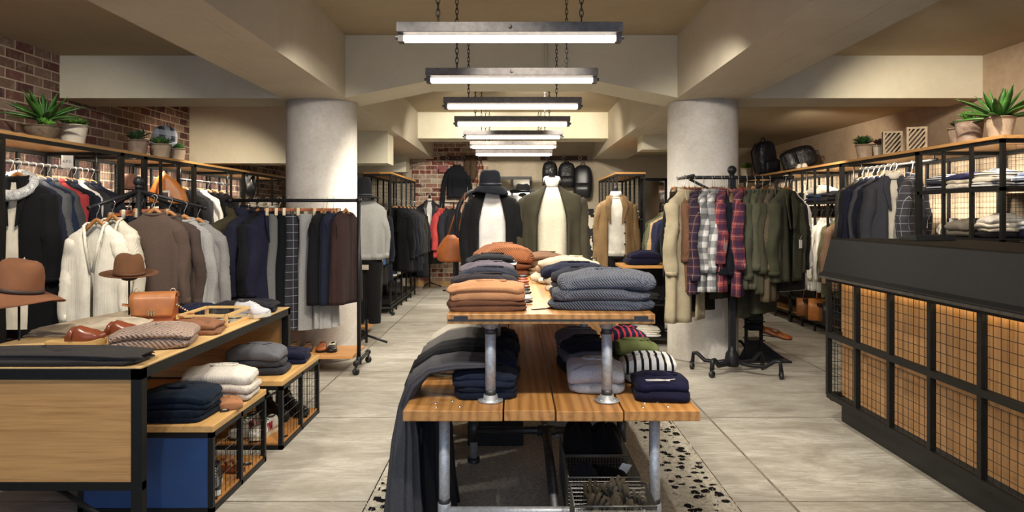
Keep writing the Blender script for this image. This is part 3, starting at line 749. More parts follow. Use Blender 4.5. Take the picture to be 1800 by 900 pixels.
def hat(label, m, loc, r=.16, ch=.12, cr=.085, rz=0, tilt=(0, 0), wave=.0, band='3a2418', pinch=.02, droop=.0, name='felt_hat', wph=0.0, up=0.01):
    t = thing(name, label, 'hat', loc, rz, None, tilt); n = 48; R = []
    for i in range(9):
        u = i/8; rr = lerp(cr, r, u); R.append([(rr*math.cos(a), rr*.92*math.sin(a), -droop*u*u+wave*u*u*math.sin(2*a+wph)+up*u*u) for a in [2*math.pi*j/n for j in range(n)]])
    MB().rings(R, True, False).build('brim', m, t, solid=.004)
    R = []
    for zz, k in [(0, 1), (.03, 1.0), (ch*.55, .96), (ch*.8, .88), (ch*.93, .76), (ch, .58), (ch*1.0, .35), (ch*.97, .1)]:
        R.append([(cr*k*math.cos(a)*(1-pinch*4*(zz/ch)**3*abs(math.sin(a))**2*.6), cr*.92*k*math.sin(a)*(1-.25*(zz/ch)**2*max(0, -math.sin(a))), zz-(pinch*1.2*(1-k)*math.exp(-(math.cos(a)*k*3)**2) if zz > ch*.8 else 0)) for a in [2*math.pi*j/n for j in range(n)]])
    cr_ = MB().rings(R, True, True).build('crown', m, t)
    MB().rings([[(cr*1.015*math.cos(a), cr*.92*1.015*math.sin(a), zz) for a in [2*math.pi*j/n for j in range(n)]] for zz in (.003, .024)], True, False).build('hat_band', plain(band, .6), cr_, solid=.002)
    return t
def hat_stand(label, x, y, z0, z1):
    t = thing('hat_stand', label, 'stand', (x, y, z0))
    MB().lathe([(.07, 0), (.07, .006), (.012, .012)], 24).build('base', DARK, t)
    MB().tube([(0, 0, .01), (0, 0, z1-z0)], .006, 8).build('pole', DARK, t)
    MB().ball((0, 0, z1-z0), .05, 8, (1, 1, .5)).build('head_pad', DARK, t); return t
def pot(label, m, loc, r=.1, h=.16, rb=None, cat='pot', bowl=False, lip=.01):
    """plant pot, soil as its part"""
    t = thing('plant_pot', label, cat, loc); rb = rb or r*.72
    pr = [(rb*.2, 0), (rb, 0), (rb+.004, .006)]
    for i in range(1, 7):
        u = i/6; pr.append(((lerp(rb, r, u) if not bowl else rb+(r-rb)*math.sin(u*math.pi/2)), h*u))
    pr += [(r+lip*.3, h-.004), (r+lip*.3, h+.004), (r-lip, h+.004), (r-lip*1.2, h-.02), (.01, h-.02)]
    MB().lathe(pr, 36).build('pot_wall', m, t)
    MB().lathe([(.002, h-.018), (r-lip*1.3, h-.016), (r-lip*1.4, h-.022)], 24).build('soil', plain('3a2c20', .95), t)
    return t
@cached
def leafmat(hexc, h2):
    m, k = newmat('leaf_'+hexc, .38, 0, .5); v = k.coord()
    k.l(k.ramp(k.noise(v, 16, 4, .6), [(.3, lin(h2)), (.68, lin(hexc))]), k.b.inputs['Base Color']); return m
def blade(mb, base, az, el, L, w, curl=.6, n=10, keel=.35):
    """thick pointed leaf leaving base at azimuth az, elevation el"""
    p = Vector(base); ea = el; R = []; side = Vector((-math.sin(az), math.cos(az), 0))
    for i in range(n+1):
        u = i/n; ww = max(.0008, w*(math.sin(math.pi*min(1, (u*.72+.2)))**1.1)*(1 if u < .75 else max(0, (1-u)/.25)**.8))
        d = Vector((math.cos(az)*math.cos(ea), math.sin(az)*math.cos(ea), math.sin(ea))); nrm = side.cross(d)
        R.append([tuple(p+side*ww), tuple(p+nrm*ww*keel*.25), tuple(p-side*ww), tuple(p-nrm*ww*keel-nrm*.001)][::1])
        # valley in the middle, edges raised
        R[-1][0] = tuple(p+side*ww-nrm*(-ww*keel)); R[-1][2] = tuple(p-side*ww-nrm*(-ww*keel))
        p = p+d*(L/n); ea -= curl/n
    mb.rings(R, True, True)
def agave(label, loc, s=1.0, seed=0, group=None):
    t = thing('agave_plant', label, 'plant', loc); r = random.Random(seed)
    k = 0
    for ring, (cnt, el, L, w, cu) in enumerate([(8, .35, .27, .034, .25), (7, .7, .27, .036, .2), (5, 1.05, .24, .033, .1), (3, 1.35, .2, .026, 0)]):
        for i in range(cnt):
            mb = MB(); blade(mb, (0, 0, 0), 2*math.pi*(i+ring*.37)/cnt+r.uniform(-.1, .1), el+r.uniform(-.1, .1), L*1.15*s*r.uniform(.88, 1.1), w*.8*s, cu*2.2)
            mb.build('leaf', leafmat('4c7a34', '22461c'), t)
    return t
def succulent(label, loc, s=1.0, seed=0, cnt=5, hexes=('6aa03a', '3c6a2a'), spread=.05, spiky=False):
    t = thing('succulent_plant', label, 'plant', loc); r = random.Random(seed)
    for q in range(cnt):
        a = r.uniform(0, 6.28); rr = spread*math.sqrt(r.random()); bx, by = rr*math.cos(a), rr*math.sin(a); mb = MB(); hh = r.uniform(.0, .03)*s
        mb.tube([(bx, by, -.01), (bx, by, hh+.005)], .004*s, 6)
        for ring in range(3):
            nn = 7-ring
            for i in range(nn):
                blade(mb, (bx, by, hh), 2*math.pi*i/nn+ring*.5, (.45, .95, 1.3)[ring], (.065 if spiky else .045)*s*(1-.15*ring)*r.uniform(.9, 1.2), (.006 if spiky else .010)*s, -.3 if not spiky else .1, 5, .5)
        mb.build('rosette', leafmat(*hexes), t)
    return t
def caster(mb_f, mb_w, x, y, r=.028, rz=0.0):
    c, s_ = math.cos(rz), math.sin(rz)
    mb_w.tube([(x-s_*.012, y+c*.012, r), (x+s_*.012, y-c*.012, r)], r, 16)
    for q in (-1, 1): mb_f.tube([(x-s_*.017*q, y+c*.017*q, r), (x-s_*.014*q-.006*c, y+c*.014*q, 2*r+.012)], .005, 6)
    mb_f.tube([(x, y, 2*r+.004), (x, y, 2*r+.035)], .011, 8)
def text_part(name, body, m, parent, loc, size, rot=(math.pi/2, 0, 0), ext=.0006):
    c = bpy.data.curves.new('lettering', 'FONT'); c.body = body; c.size = size; c.extrude = ext; c.align_x = 'CENTER'; c.align_y = 'CENTER'
    o = bpy.data.objects.new('lettering', c); COL.objects.link(o); bpy.context.view_layer.update()
    me = bpy.data.meshes.new_from_object(o.evaluated_get(bpy.context.evaluated_depsgraph_get())); bpy.data.objects.remove(o, do_unlink=True)
    me.materials.clear(); me.materials.append(m)
    q = bpy.data.objects.new(name, me); COL.objects.link(q); q.parent = parent; q.location = loc; q.rotation_euler = rot; return q
# ---------------------------------------------------------------- wall shelving
LX, LZ, RX, RZ = -3.55, 1.965, 3.6, 1.965
wall_unit(-1, 3.6, 6.33, [4.87], [], 'black steel coat bay with wire-mesh back on the brick wall, nearest on the left', (-3.75, 1.795, 3.7, 6.31), LZ, LX, -4.24)
wall_unit(-1, 6.335, 6.73, [], [.5, 1.2, 1.6], 'narrow black steel bay between the front coat bay and the bag shelves, left wall', None, LZ, LX, -4.24)
wall_unit(-1, 6.735, 7.77, [7.04, 7.41], [.45, .9, 1.52], 'black steel shelf bay with tan bag and framed card, left wall', None, LZ, LX, -4.24)
wall_unit(-1, 7.775, 9.19, [8.79], [], 'black steel coat bay with dark cardigan and white shirt, left wall', (-3.75, 1.80, 7.8, 9.17), LZ, LX, -4.24)
wall_unit(-1, 9.195, 11.2, [9.7, 10.27, 10.78], [.45, .9, 1.5], 'rearmost black steel bay on the left wall, fur and white knits on its shelf', None, LZ, LX, -4.24)
wall_unit(1, 5.17, 6.26, [5.54, 5.90], [.42, .84, 1.22, 1.615], 'black steel shelf bay with folded knits behind the counter, nearest on the right', None, RZ, RX, 4.36, sides=(5.19,))
wall_unit(1, 6.265, 7.73, [], [1.0], 'black steel suit bay on the right wall with jackets on its rail', (3.8, 1.9, 6.3, 7.7), RZ, RX, 4.36)
wall_unit(1, 7.735, 9.17, [8.08, 8.43, 8.80], [.35, 1.56], 'black steel shelf bay with caps and folded knits above a shirt rail, right wall', (3.8, 1.47, 7.8, 9.15), RZ, RX, 4.36)
wall_unit(1, 9.175, 11.6, [9.7, 10.4, 11.0], [.35, 1.56], 'rearmost black steel bay on the right wall, half hidden behind the pillar', (3.8, 1.47, 9.2, 11.5), RZ, RX, 4.36)
BOARD = wood('b98a52', '94683a', 1, 1.0, .42)
tag(MB().box((LX-.02+.0, 3.6, LZ), (-4.28, 11.2, LZ+.026)).build('shelf_board', BOARD, bevel=.003), 'long oak top board along the left brick wall carrying plant pots', 'shelf board')
tag(MB().box((RX-.02, 5.15, RZ), (4.40, 11.6, RZ+.026)).build('shelf_board', BOARD, bevel=.003), 'long oak top board along the right wall carrying pots, blocks and backpacks', 'shelf board')
def island(label, x0, x1, y0, y1, zt, shelves, ny=5):
    t = thing('gondola_rack', label, 'shelving', ((x0+x1)/2, y0, 0)); hx = (x1-x0)/2; L = y1-y0
    for sx in (-1, 1):
        for i in range(ny+1): bar(MB(), (sx*hx, L*i/ny, 0), (sx*hx, L*i/ny, zt), .026).build('post', BLACK, t)
    for zz in (.1, zt*.5, zt):
        for sx in (-1, 1): rail(t, (sx*hx, 0, zz), (sx*hx, L, zz), .026)
        for yy in (0, L): rail(t, (-hx, yy, zz), (hx, yy, zz), .026)
    m = MB()
    for sx in (-1, 1):
        for i in range(ny): mesh_panel(m, (sx*hx, L*i/ny, zt*.72), (0, L/ny, 0), (0, 0, zt*.27), 7, 9)
    mesh_panel(m, (-hx, 0, zt*.72), (2*hx, 0, 0), (0, 0, zt*.27), 7, 9); mesh_panel(m, (-hx, L, .1), (2*hx, 0, 0), (0, 0, zt-.1), 7, 30)
    m.build('wire_mesh', BLACK, t)
    for zz in shelves: MB().box((-hx, 0, zz-.02), (hx, L, zz)).build('shelf', DARK, t)
    MB().box((-hx-.02, -.01, zt+.013), (hx+.02, L+.01, zt+.04)).build('top_board', OAKX, t, bevel=.003)
    return t
island('tall black wire rack left of the centre aisle, behind the grey-jumper mannequin', -2.13, -1.76, 9.9, 12.3, 1.97, [.15, .5, 1.35])
island('tall black wire rack right of the centre aisle, behind the tan coat mannequin', 1.45, 1.84, 9.95, 12.0, 1.97, [.12, .45, .9, 1.35])
# ---------------------------------------------------------------- counter on the right
t = thing('cash_counter', 'black sales counter with lit wood front behind wire mesh, right foreground', 'counter', (2.135, 4.757, 0))
y0, y1 = -3.9, 0.0
MB().box((.085, y0, 0), (.75, y1, .18)).build('plinth', steel('1f1e1d', .4), t, bevel=.003)
MB().box((.085, y0, .18), (.75, y1, .975)).build('wood_front', wood('b08456', '8a5f38', 2, 1.4, .45), t)
for zz in (.18, .59, .97): rail(t, (.0, y0, zz), (.0, y1, zz), .035)
for zz in (.18, .59, .97): rail(t, (0, y1, zz), (.09, y1, zz), .03)
yy = 0.0
for i in range(10):
    bar(MB(), (0, -.39*i, .18), (0, -.39*i, .97), .032).build('post', BLACK, t, bevel=.002)
for i in range(9):
    for z0 in (.2, .61):
        mm = MB(); mesh_panel(mm, (.005, -.39*i-.016, z0), (0, -.358, 0), (0, 0, .345), 7, 7, .0018); mm.build('mesh_panel', BLACK, t)
mm = MB(); mesh_panel(mm, (0, y1+.0, .2), (.085, 0, 0), (0, 0, .77), 2, 15, .0018); mm.build('end_mesh', BLACK, t)
MB().box((.04, y0, .955), (.055, y1-.02, .968)).build('glow_strip', glow('ffe6b0', 9), t)  # LED strip under the counter top
MB().prism([(-.06, .985), (-.06, 1.0), (-.035, 1.02), (.02, 1.235), (.04, 1.24), (.78, 1.24), (.78, 1.21), (.1, 1.21), (.1, .985)], 1, y0, y1+.02).build('sloping_fascia', steel('0e0d0c', .62), t, bevel=.003)
MB().box((-.062, y0, .975), (-.03, y1+.02, .99)).build('edge_trim', steel('6a6661', .3, .7), t)
MB().box((.02, -.055, 1.2), (.018, -.2, 1.21)).build('label_slot', steel('0e0e0e', .3), t)
MB().box((.75, y0, 0), (.78, y1, 1.21)).build('rear_panel', DARK, t)
for i in range(5): MB().box((-.004, -.39*i-.02, .15), (.03, -.39*i-.06, .163)).build('floor_clip', BLACK, t)
for zz in (1,):
    lamp('AREA', (2.185, 2.9, .95), (2.24, 2.9, .2), 5, (1, .84, .56), .04, sy=3.5)
t = thing('tablet_terminal', 'flat dark payment terminal lying on the counter top', 'device', (2.62, 4.45, 1.24), .05)
MB().prism([(-.09, 0), (.09, 0), (.085, .022), (-.085, .034)], 0, -.13, .13).build('case', steel('34332f', .35), t, bevel=.004)
MB().box((-.11, -.07, .032), (.11, .07, .034), Matrix.Rotation(-.07, 4, 'X')).build('screen', plain('3c3e38', .15), t)
# ---------------------------------------------------------------- left display table
TX0, TX1, TY0, TY1, TZ = -2.6, -1.585, 2.97, 4.94, .75
t = thing('display_table', 'black framed display table with oak top and side panel, left foreground', 'table', (TX1, TY0, 0))
W_ = TX1-TX0; D_ = TY1-TY0
MB().box((-W_+.004, .004, TZ-.03), (-.004, D_-.004, TZ+.001)).build('table_top', wood('d4b07a', 'b88e56', 1, 1, .4), t)
for yy in (.0225, D_-.0225):
    rail(t, (-W_, yy, TZ-.026), (0, yy, TZ-.026), .045); rail(t, (-W_, yy, .245), (0, yy, .245), .035)
for xx in (-.0225, -W_+.0225): rail(t, (xx, 0, TZ-.0265), (xx, D_, TZ-.0265), .045)
for xx in (-.0225, -W_+.0225):
    for yy in (.0225, D_-.0225): bar(MB(), (xx, yy, 0), (xx, yy, TZ-.03), .045).build('leg', BLACK, t, bevel=.001)
MB().box((-W_+.045, .012, .262), (-.045, .03, TZ-.052)).build('side_panel', wood('c3935a', 'a0733e', 0, 1.1, .45), t)
MB().box((-W_+.045, D_-.03, .262), (-.045, D_-.012, TZ-.052)).build('side_panel', wood('c3935a', 'a0733e', 0, 1.1, .45), t)
MB().tube([(-.05, .06, .0), (-.45, .06, .25)], .011).tube([(-.95, .06, .02), (-.6, .06, .25)], .011).build('brace', BLACK, t)
MB().box((-W_+.05, .05, .24), (-.3, D_-.05, .255)).build('under_shelf', wood('a06a34', '70461e', 1), t)
def bench(label, x0, x1, ya, yb, panel=None):
    t = thing('mesh_bench', label, 'bench', (x1, ya, 0)); Wd = x1-x0; L = yb-ya; H = .41
    MB().box((-Wd, 0, H-.03), (0, L, H)).build('top_board', wood('cda266', 'a87c44', 1, 1, .42), t, bevel=.002)
    w = .025
    for zz in (w/2, H-.03-w/2):
        for xx in (-w/2, -Wd+w/2): rail(t, (xx, 0, zz), (xx, L, zz), w)
        for yy in (w/2, L-w/2): rail(t, (-Wd, yy, zz), (0, yy, zz), w)
    for xx in (-w/2, -Wd+w/2):
        for yy in (w/2, L/2, L-w/2): bar(MB(), (xx, yy, 0), (xx, yy, H-.03), w).build('post', BLACK, t)
    for k in range(2):
        mm = MB(); mesh_panel(mm, (-.013, L*k/2+.02, .025), (0, L/2-.04, 0), (0, 0, H-.08), 6, 6, .0016); mm.build('mesh_panel', BLACK, t)
    mm = MB(); mesh_panel(mm, (-Wd+.02, L-.012, .025), (Wd-.04, 0, 0), (0, 0, H-.08), 9, 6, .0016); mm.build('mesh_panel', BLACK, t)
    MB().box((-Wd+.01, .01, .022), (-.01, L-.01, .036)).build('base_board', wood('b07a40', '84562a', 1), t)
    if panel: MB().box((-Wd+w, .004, w), (-w, .012, H-.03-w)).build('end_panel', panel, t)['label'] = 'blue end panel'
    else: m = MB(); m.tube([(-.03, .012, H-.06), (-Wd+.05, .012, .05)], .007, 6); m.build('brace', BLACK, t)
    return t
bench('low mesh bench with blue end panel, nearer of the two beside the display table', -2.05, -1.415, 3.28, 3.985, plain('21406e', .5))
bench('low mesh bench carrying grey jumpers, farther of the two beside the display table', -1.98, -1.385, 4.17, 4.96)
# ---------------------------------------------------------------- rug
@cached
def rugmat():
    m, k = newmat('wool_rug', .95, 0, .1); v = k.coord()
    c = k.ramp(k.noise(v, 45, 6, .8), [(.35, lin('b8ab90')), (.55, lin('ece4d2'))])
    vo = k.n('ShaderNodeTexVoronoi'); vo.inputs['Scale'].default_value = 15; k.l(k.coord((1, 1.1, 1)), vo.inputs['Vector'])
    sep = k.n('ShaderNodeSeparateXYZ'); k.l(v, sep.inputs[0]); ax = sep.outputs[0]
    b1 = k.math('MULTIPLY', k.math('GREATER_THAN', ax, .62), k.math('LESS_THAN', ax, .86)); b2 = k.math('MULTIPLY', k.math('GREATER_THAN', ax, -.86), k.math('LESS_THAN', ax, -.62))
    band = k.math('MAXIMUM', b1, b2)
    dist = k.math('ADD', vo.outputs['Distance'], k.math('MULTIPLY', k.noise(v, 90, 3, .8), .35))
    f = k.math('MULTIPLY', k.math('LESS_THAN', dist, .54), band)
    ed = k.math('GREATER_THAN', k.math('ABSOLUTE', ax), .885); f = k.math('MAXIMUM', f, ed)
    k.l(k.mix(f, c, lin('1c1a1c')), k.b.inputs['Base Color']); k.bump(k.noise(v, 80, 5, .8), 1, .02); return m
t = thing('area_rug', 'cream shaggy rug with rows of black flecks, under the centre table', 'rug', (.175, 3.2, 0))
r = random.Random(5)
mb = MB(); nx, ny = 60, 110
mb.grid(lambda a, b: (-.895+1.79*a, -1.4+3.1*b, .02+.008*r.random() if 0 < a < 1 and 0 < b < 1 else .002), nx, ny); mb.build('rug_base', rugmat(), t)
mb = MB()
for i in range(9000):
    x = r.uniform(-.875, .875); y = r.uniform(-1.0, 1.65); a = r.uniform(0, 6.28); l = r.uniform(.015, .03); w = .003
    dx, dy = math.cos(a)*l, math.sin(a)*l
    mb.add([(x-dy*.15, y+dx*.15, .02), (x+dy*.15, y-dx*.15, .02), (x+dx, y+dy, .036)], [(0, 1, 2)])
p = mb.build('pile_tufts', rugmat(), t); p['kind'] = 'stuff'
# ---------------------------------------------------------------- centre table of pipes and planks
PX = galv(); DP = steel('4a4a4a', .45, .7)
LT, UT = .58, .978
t = thing('plank_table', 'two-tier table of thick planks on galvanised pipe legs, centre foreground', 'table', (.155, 2.93, 0))
x0, x1, L = -.625, .625, 2.45
WD = lambda ax: wood('b5824a', '94622f', ax, .9, .4, .22)
cuts = [(-.625, -.205), (-.2, .015), (.02, .3), (.305, .625)]
for i, (a, b) in enumerate(cuts):
    mm = MB(); mm.box((a, [0, .004, -.003, .002][i], LT-.045), (b-.002, L, LT+[0, .001, -.001, .0][i])); mm.build('lower_plank', WD(1), t, bevel=.004)
ux0, ux1, UY = -.445, .443, .05
MB().box((ux0, UY, UT-.042), (ux1, UY+2.42, UT)).build('upper_top', WD(1), t, bevel=.003)
MB().box((ux0+.005, UY-.004, UT-.03), (ux1-.005, UY-.001, UT-.022)).box((ux0+.03, UY-.003, UT-.026), (ux0+.09, UY-.001, UT-.008)).box((ux1-.09, UY-.003, UT-.022), (ux1-.03, UY-.001, UT-.008)).build('edge_strap', steel('3c3a38', .4, .6), t)
def flange(m, x, y, z, up=1):
    m.lathe([(.055, 0), (.055, .008*up), (.032, .012*up), (.03, .03*up), (.0245, .03*up)], 28, (x, y, z))
    for q in range(4):
        a = .78+q*1.57; m.tube([(x+.042*math.cos(a), y+.042*math.sin(a), z+.006*up), (x+.042*math.cos(a), y+.042*math.sin(a), z+.014*up)], .006, 8)
for xx in (-.262, .250):
    for yy in (.15, 1.2, 2.3):
        m = MB(); m.tube([(xx, yy, LT), (xx, yy, UT-.042)], .0235, 20); m.build('upper_leg', PX, t)
        for zz, up in ((LT+.001, 1), (UT-.043, -1)): m = MB(); flange(m, xx, yy, zz, up); m.build('floor_flange', PX, t)
        for zz in (LT+.03, UT-.1): MB().tube([(xx, yy, zz), (xx, yy, zz+.022)], .0245, 20).build('thread_collar', DP, t)
for xx in (-.46, .45):
    for yy in (.1, .97, 2.3):
        m = MB()
        if yy == .1:
            m.tube([(xx, yy, .0), (xx, yy, LT-.045)], .0238, 20)
        else:
            xx2 = -.385 if xx < 0 else .44
            m.tube([(xx2, yy, 0), (xx2, yy, LT-.045)], .0215, 20)
        m.build('lower_leg', PX, t)
        if yy == .1:
            MB().tube([(xx, yy, .155), (xx, yy, .175)], .025, 20).build('thread_collar', DP, t); MB().tube([(xx, yy, .07), (xx, yy, .155)], .029, 20).build('pipe_tee', PX, t, bevel=.002)
        else:
            MB().tube([(xx2, yy, .14), (xx2, yy, .27)], .027, 20).build('pipe_tee', DP, t); MB().tube([(xx2, yy, 0), (xx2, yy, .05)], .034, 20).build('pipe_foot', DP, t)
for yy in (.97, 2.3):
    MB().tube([(-.385, yy, .2), (.44, yy, .2)], .021, 16).build('cross_pipe', DP, t)
MB().tube([(-.46, .1, .115), (.45, .1, .115)], .022, 16).build('cross_pipe', PX, t)
MB().tube([(.02, .1, .115), (.02, .97, .2), (.02, 2.3, .2)], .023, 16).build('spine_pipe', DP, t)
MB().tube([(-.03, .97, .2), (.07, .97, .2)], .028, 16).tube([(.02, .9, .194), (.02, 1.0, .2)], .028, 16).build('pipe_tee', DP, t)
for bx in [(-.49, .05), (-.5, .12), (-.43, .15), (-.39, .06), (.39, .05), (.41, .12), (.47, .14), (.5, .06)]:
    m = MB(); m.ball((bx[0], bx[1], LT), .008, 5, (1, 1, .6)); m.build('bolt_head', steel('e0dcd4', .25, .9), t)
tag(MB().box((-.28, 4.15, .03), (.05, 4.6, .24)).build('storage_box', plain('161516', .7), bevel=.005), 'black box standing on the rug under the centre table', 'box')
tag(MB().box((.2, 4.3, .03), (.55, 4.7, .2)).build('storage_box', plain('8c8c8a', .5), bevel=.005), 'grey box under the centre table behind the wire baskets', 'box')
# ---------------------------------------------------------------- rolling rack of black pipe with shoe shelf
def rack_wheels(t, pts):
    for x, y, rz in pts:
        a, b = MB(), MB(); caster(a, b, x, y, .03, rz); f = a.build('caster_fork', BLACK, t); b.build('wheel', plain('1c1c1c', .5), f)
t = thing('pipe_rack', 'black pipe clothes rack on casters with oak shoe shelf, by the left pillar', 'clothes rack', (-1.42, 6.12, 0))
PB = steel('1d1d20', .42, .2)
for xx in (0.03, -1.12):
    MB().tube([(xx, .12, .14), (xx, .12, 1.53)], .018, 14).build('upright', PB, t)
    m = MB(); m.tube([(xx, .0, .1), (xx, .52, .1)], .018, 12); m.tube([(xx, .12, .14), (xx, .12, .07)], .024, 12); m.tube([(xx, -.01, .1), (xx, .03, .1)], .024, 12); m.tube([(xx, .49, .1), (xx, .53, .1)], .024, 12); m.build('foot_pipe', PB, t)
    MB().ball((xx, .12, 1.53), .027, 8).build('elbow_joint', PB, t)
MB().tube([(-1.16, .12, 1.53), (.05, .12, 1.53)], .015, 12).build('top_rail', PB, t)
MB().box((-1.14, .0, .14), (.0, .5, .165)).build('shelf', wood('b98652', '8c5e34', 0), t, bevel=.002)
rack_wheels(t, [(.03, .0, .4), (.03, .52, .2), (-1.12, 0, .3), (-1.12, .52, .1)])
# ---------------------------------------------------------------- four-arm rack by the brick wall
t = thing('four_way_rack', 'black four-arm waterfall rack with ball finial, beside the brick wall', 'clothes rack', (-2.86, 5.32, 0), .0)
MB().tube([(0, 0, .05), (0, 0, 1.6)], .02, 14).build('pole', PB, t)
m = MB(); m.ball((0, 0, 1.655), .038, 12); m.tube([(0, 0, 1.6), (0, 0, 1.63)], .026, 14); m.build('ball_finial', PB, t)
for dx, dy, zz in [(-.17, -.34, 1.45), (.41, .22, 1.455), (-.36, .3, 1.47), (.08, .42, 1.47)]:
    MB().tube([(0, 0, 1.585), (dx, dy, zz)], .014, 10).tube([(dx*.97, dy*.97, zz+.004), (dx*1.02, dy*1.02, zz-.003)], .017, 10).build('arm', PB, t)
    MB().tube([(0, 0, .09), (dx*.9, dy*.9, .04)], .016, 8).build('foot', PB, t)
# ---------------------------------------------------------------- rolling rack in front of the right pillar
t = thing('rolling_rack', 'black rolling rack with ball finial and four curved feet, in front of the right pillar', 'clothes rack', (1.93, 6.22, 0))
MB().box((-.028, -.028, .2), (.028, .028, 1.72)).build('pole', PB, t, bevel=.004)
m = MB(); m.ball((0, 0, 1.80), .04, 12); m.tube([(0, 0, 1.7), (0, 0, 1.765)], .022, 12); m.build('ball_finial', PB, t)
MB().tube([(-.42, 0, 1.734), (.52, 0, 1.734)], .016, 12).build('top_rail', PB, t)
MB().tube([(-.42, -.3, 1.734), (-.42, .25, 1.734)], .014, 10).build('cross_arm', PB, t); MB().tube([(.50, -.1, 1.73), (.50, .3, 1.73)], .014, 10).build('cross_arm', PB, t)
for sx in (-1, 1): MB().tube([(sx*.38, 0, 1.72), (sx*.05, 0, 1.55)], .012, 8).build('brace', PB, t)
MB().lathe([(.06, .06), (.065, .1), (.055, .17), (.035, .2), (.035, .24)], 16).build('hub', PB, t)
for dx, dy in [(-.31, .13), (-.23, -.2), (.33, -.26), (.3, .1)]:
    MB().tube([(0, 0, .11), (dx*.35, dy*.35, .085), (dx*.7, dy*.7, .09), (dx*.9, dy*.9, .15), (dx*1.0, dy*1.0, .15), (dx*1.02, dy*1.02, .07)], [(.022, .018)]*6, 10).build('foot', PB, t)
rack_wheels(t, [(-.32, .135, .9), (-.235, -.205, .6), (.337, -.265, 1.5), (.306, .1, 1.2)])
# ================================================================ hanging clothes
C = cloth
NAVY, DNAVY, BLK, CHAR = C('20243a'), C('171a28'), C('131314', 'weave'), C('3a393e')
GRYM, LGRY, DGRY = C('75747a', 'melange'), C('a6a39e', 'melange'), C('4b4a50', 'melange')
WHT, IVORY, CREAMC = C('e4e0d6'), C('e2d8c0', 'knit'), C('d9cdb0')
RED = C('b01f22'); OLV, DOLV, KHAKI = C('5a543a'), C('3c3a2a'), C('8a7a54')
TAN, CAMEL, BRN = C('a87b4c'), C('b07c50', 'knit'), C('4a3226')
def row(items, p0, p1, rz, rail_z, seed, jig=.12):
    """items: (kind, material, label, options); spread from p0 to p1 (x, y)"""
    n = len(items); r = random.Random(seed)
    for i, (kd, m, lb, k) in enumerate(items):
        u = k.pop('u', i/max(1, n-1)); k.setdefault('seed', seed*31+i)
        x, y = lerp(p0[0], p1[0], u), lerp(p0[1], p1[1], u)
        garment(kd, m, lb, (x, y, rail_z), k.pop('rz', rz)+r.uniform(-jig, jig), **k)
GRP = ' on the front left wall rail'
# --- left wall, front bay
t = garment('coat', C('18181a'), 'black coat with white fur collar and cream lining, frontmost on the left wall rail', (-3.64, 5.12, 1.80), .15, 11, L=1.12, s=1.05, inner=CREAMC, hlabel='wooden hanger in the white-collared black coat on the left wall rail')
mm = ringtube((0, -.02, -.175), .105, .075, .036, rz=.04, tilt=.075); mm.build('fur_collar', C('e8e2d4', 'fur'), t)
LW = ' on the left wall rail'
row([('jacket', DNAVY, 'dark navy jacket next behind the white-collared black coat', dict(L=.85)),
     ('jacket', C('1d2438', 'denim'), 'stiff indigo denim jacket, third garment from the front'+LW, dict(L=.8)),
     ('jacket', C('232c46', 'denim'), 'faded indigo denim jacket, fourth garment from the front'+LW, dict(L=.78)),
     ('coat', C('5d5e62', 'melange'), 'mid-grey flecked wool coat, fifth garment from the front'+LW, dict(L=1.0)),
     ('coat', C('20304e'), 'blue wool coat between two grey flecked coats'+LW, dict(L=.98)),
     ('coat', C('4c4d50', 'melange'), 'darker grey flecked coat between blue coat and red jacket'+LW, dict(L=1.0)),
     ('jacket', RED, 'bright red jacket, the only red garment on the left wall rail', dict(L=.95)),
     ('coat', C('191b26'), 'midnight coat just behind the red jacket'+LW, dict(L=1.0)),
     ('coat', C('22263a'), 'navy coat just in front of the white shirt'+LW, dict(L=1.0)),
     ('shirt', WHT, 'white shirt showing as a pale strip between dark coats'+LW, dict(L=.85)),
     ('coat', CHAR, 'charcoal coat just behind the white shirt'+LW, dict(L=1.0)),
     ('jacket', NAVY, 'navy blazer, last but one'+LW+' front bay', dict(L=.8)),
     ('jacket', C('24283c'), 'navy jacket on a mustard hanger, rearmost in the front left bay', dict(L=.82, hcolor='c8923c')),
     ], (-3.75, 5.2), (-3.75, 6.2), .2, 1.795, 3)
GRP = ' on the second left wall rail'
# --- left wall, second rail
row([('jacket', C('2c2c30'), 'black wool jacket, first on the second left wall rail', dict(L=.9)),
     ('cardigan', C('4e4d54', 'knit'), 'dark grey long cardigan next to the white shirt, second left wall rail', dict(L=1.0)),
     ('shirt', WHT, 'white shirt with rolled cuff, second left wall rail', dict(L=.9, sl=.42)),
     ('dress', BLK, 'black dress behind the white shirt, second left wall rail', dict(L=1.15)),
     ('dress', C('1d1c20'), 'black long dress, second of the dark dresses on the left wall', dict(L=1.2)),
     ('dress', C('2a2422'), 'brown-black dress, last on the second left wall rail', dict(L=1.1)),
     ], (-3.75, 7.95), (-3.75, 8.95), .25, 1.80, 5)
GRP = ' on the four-arm rack'
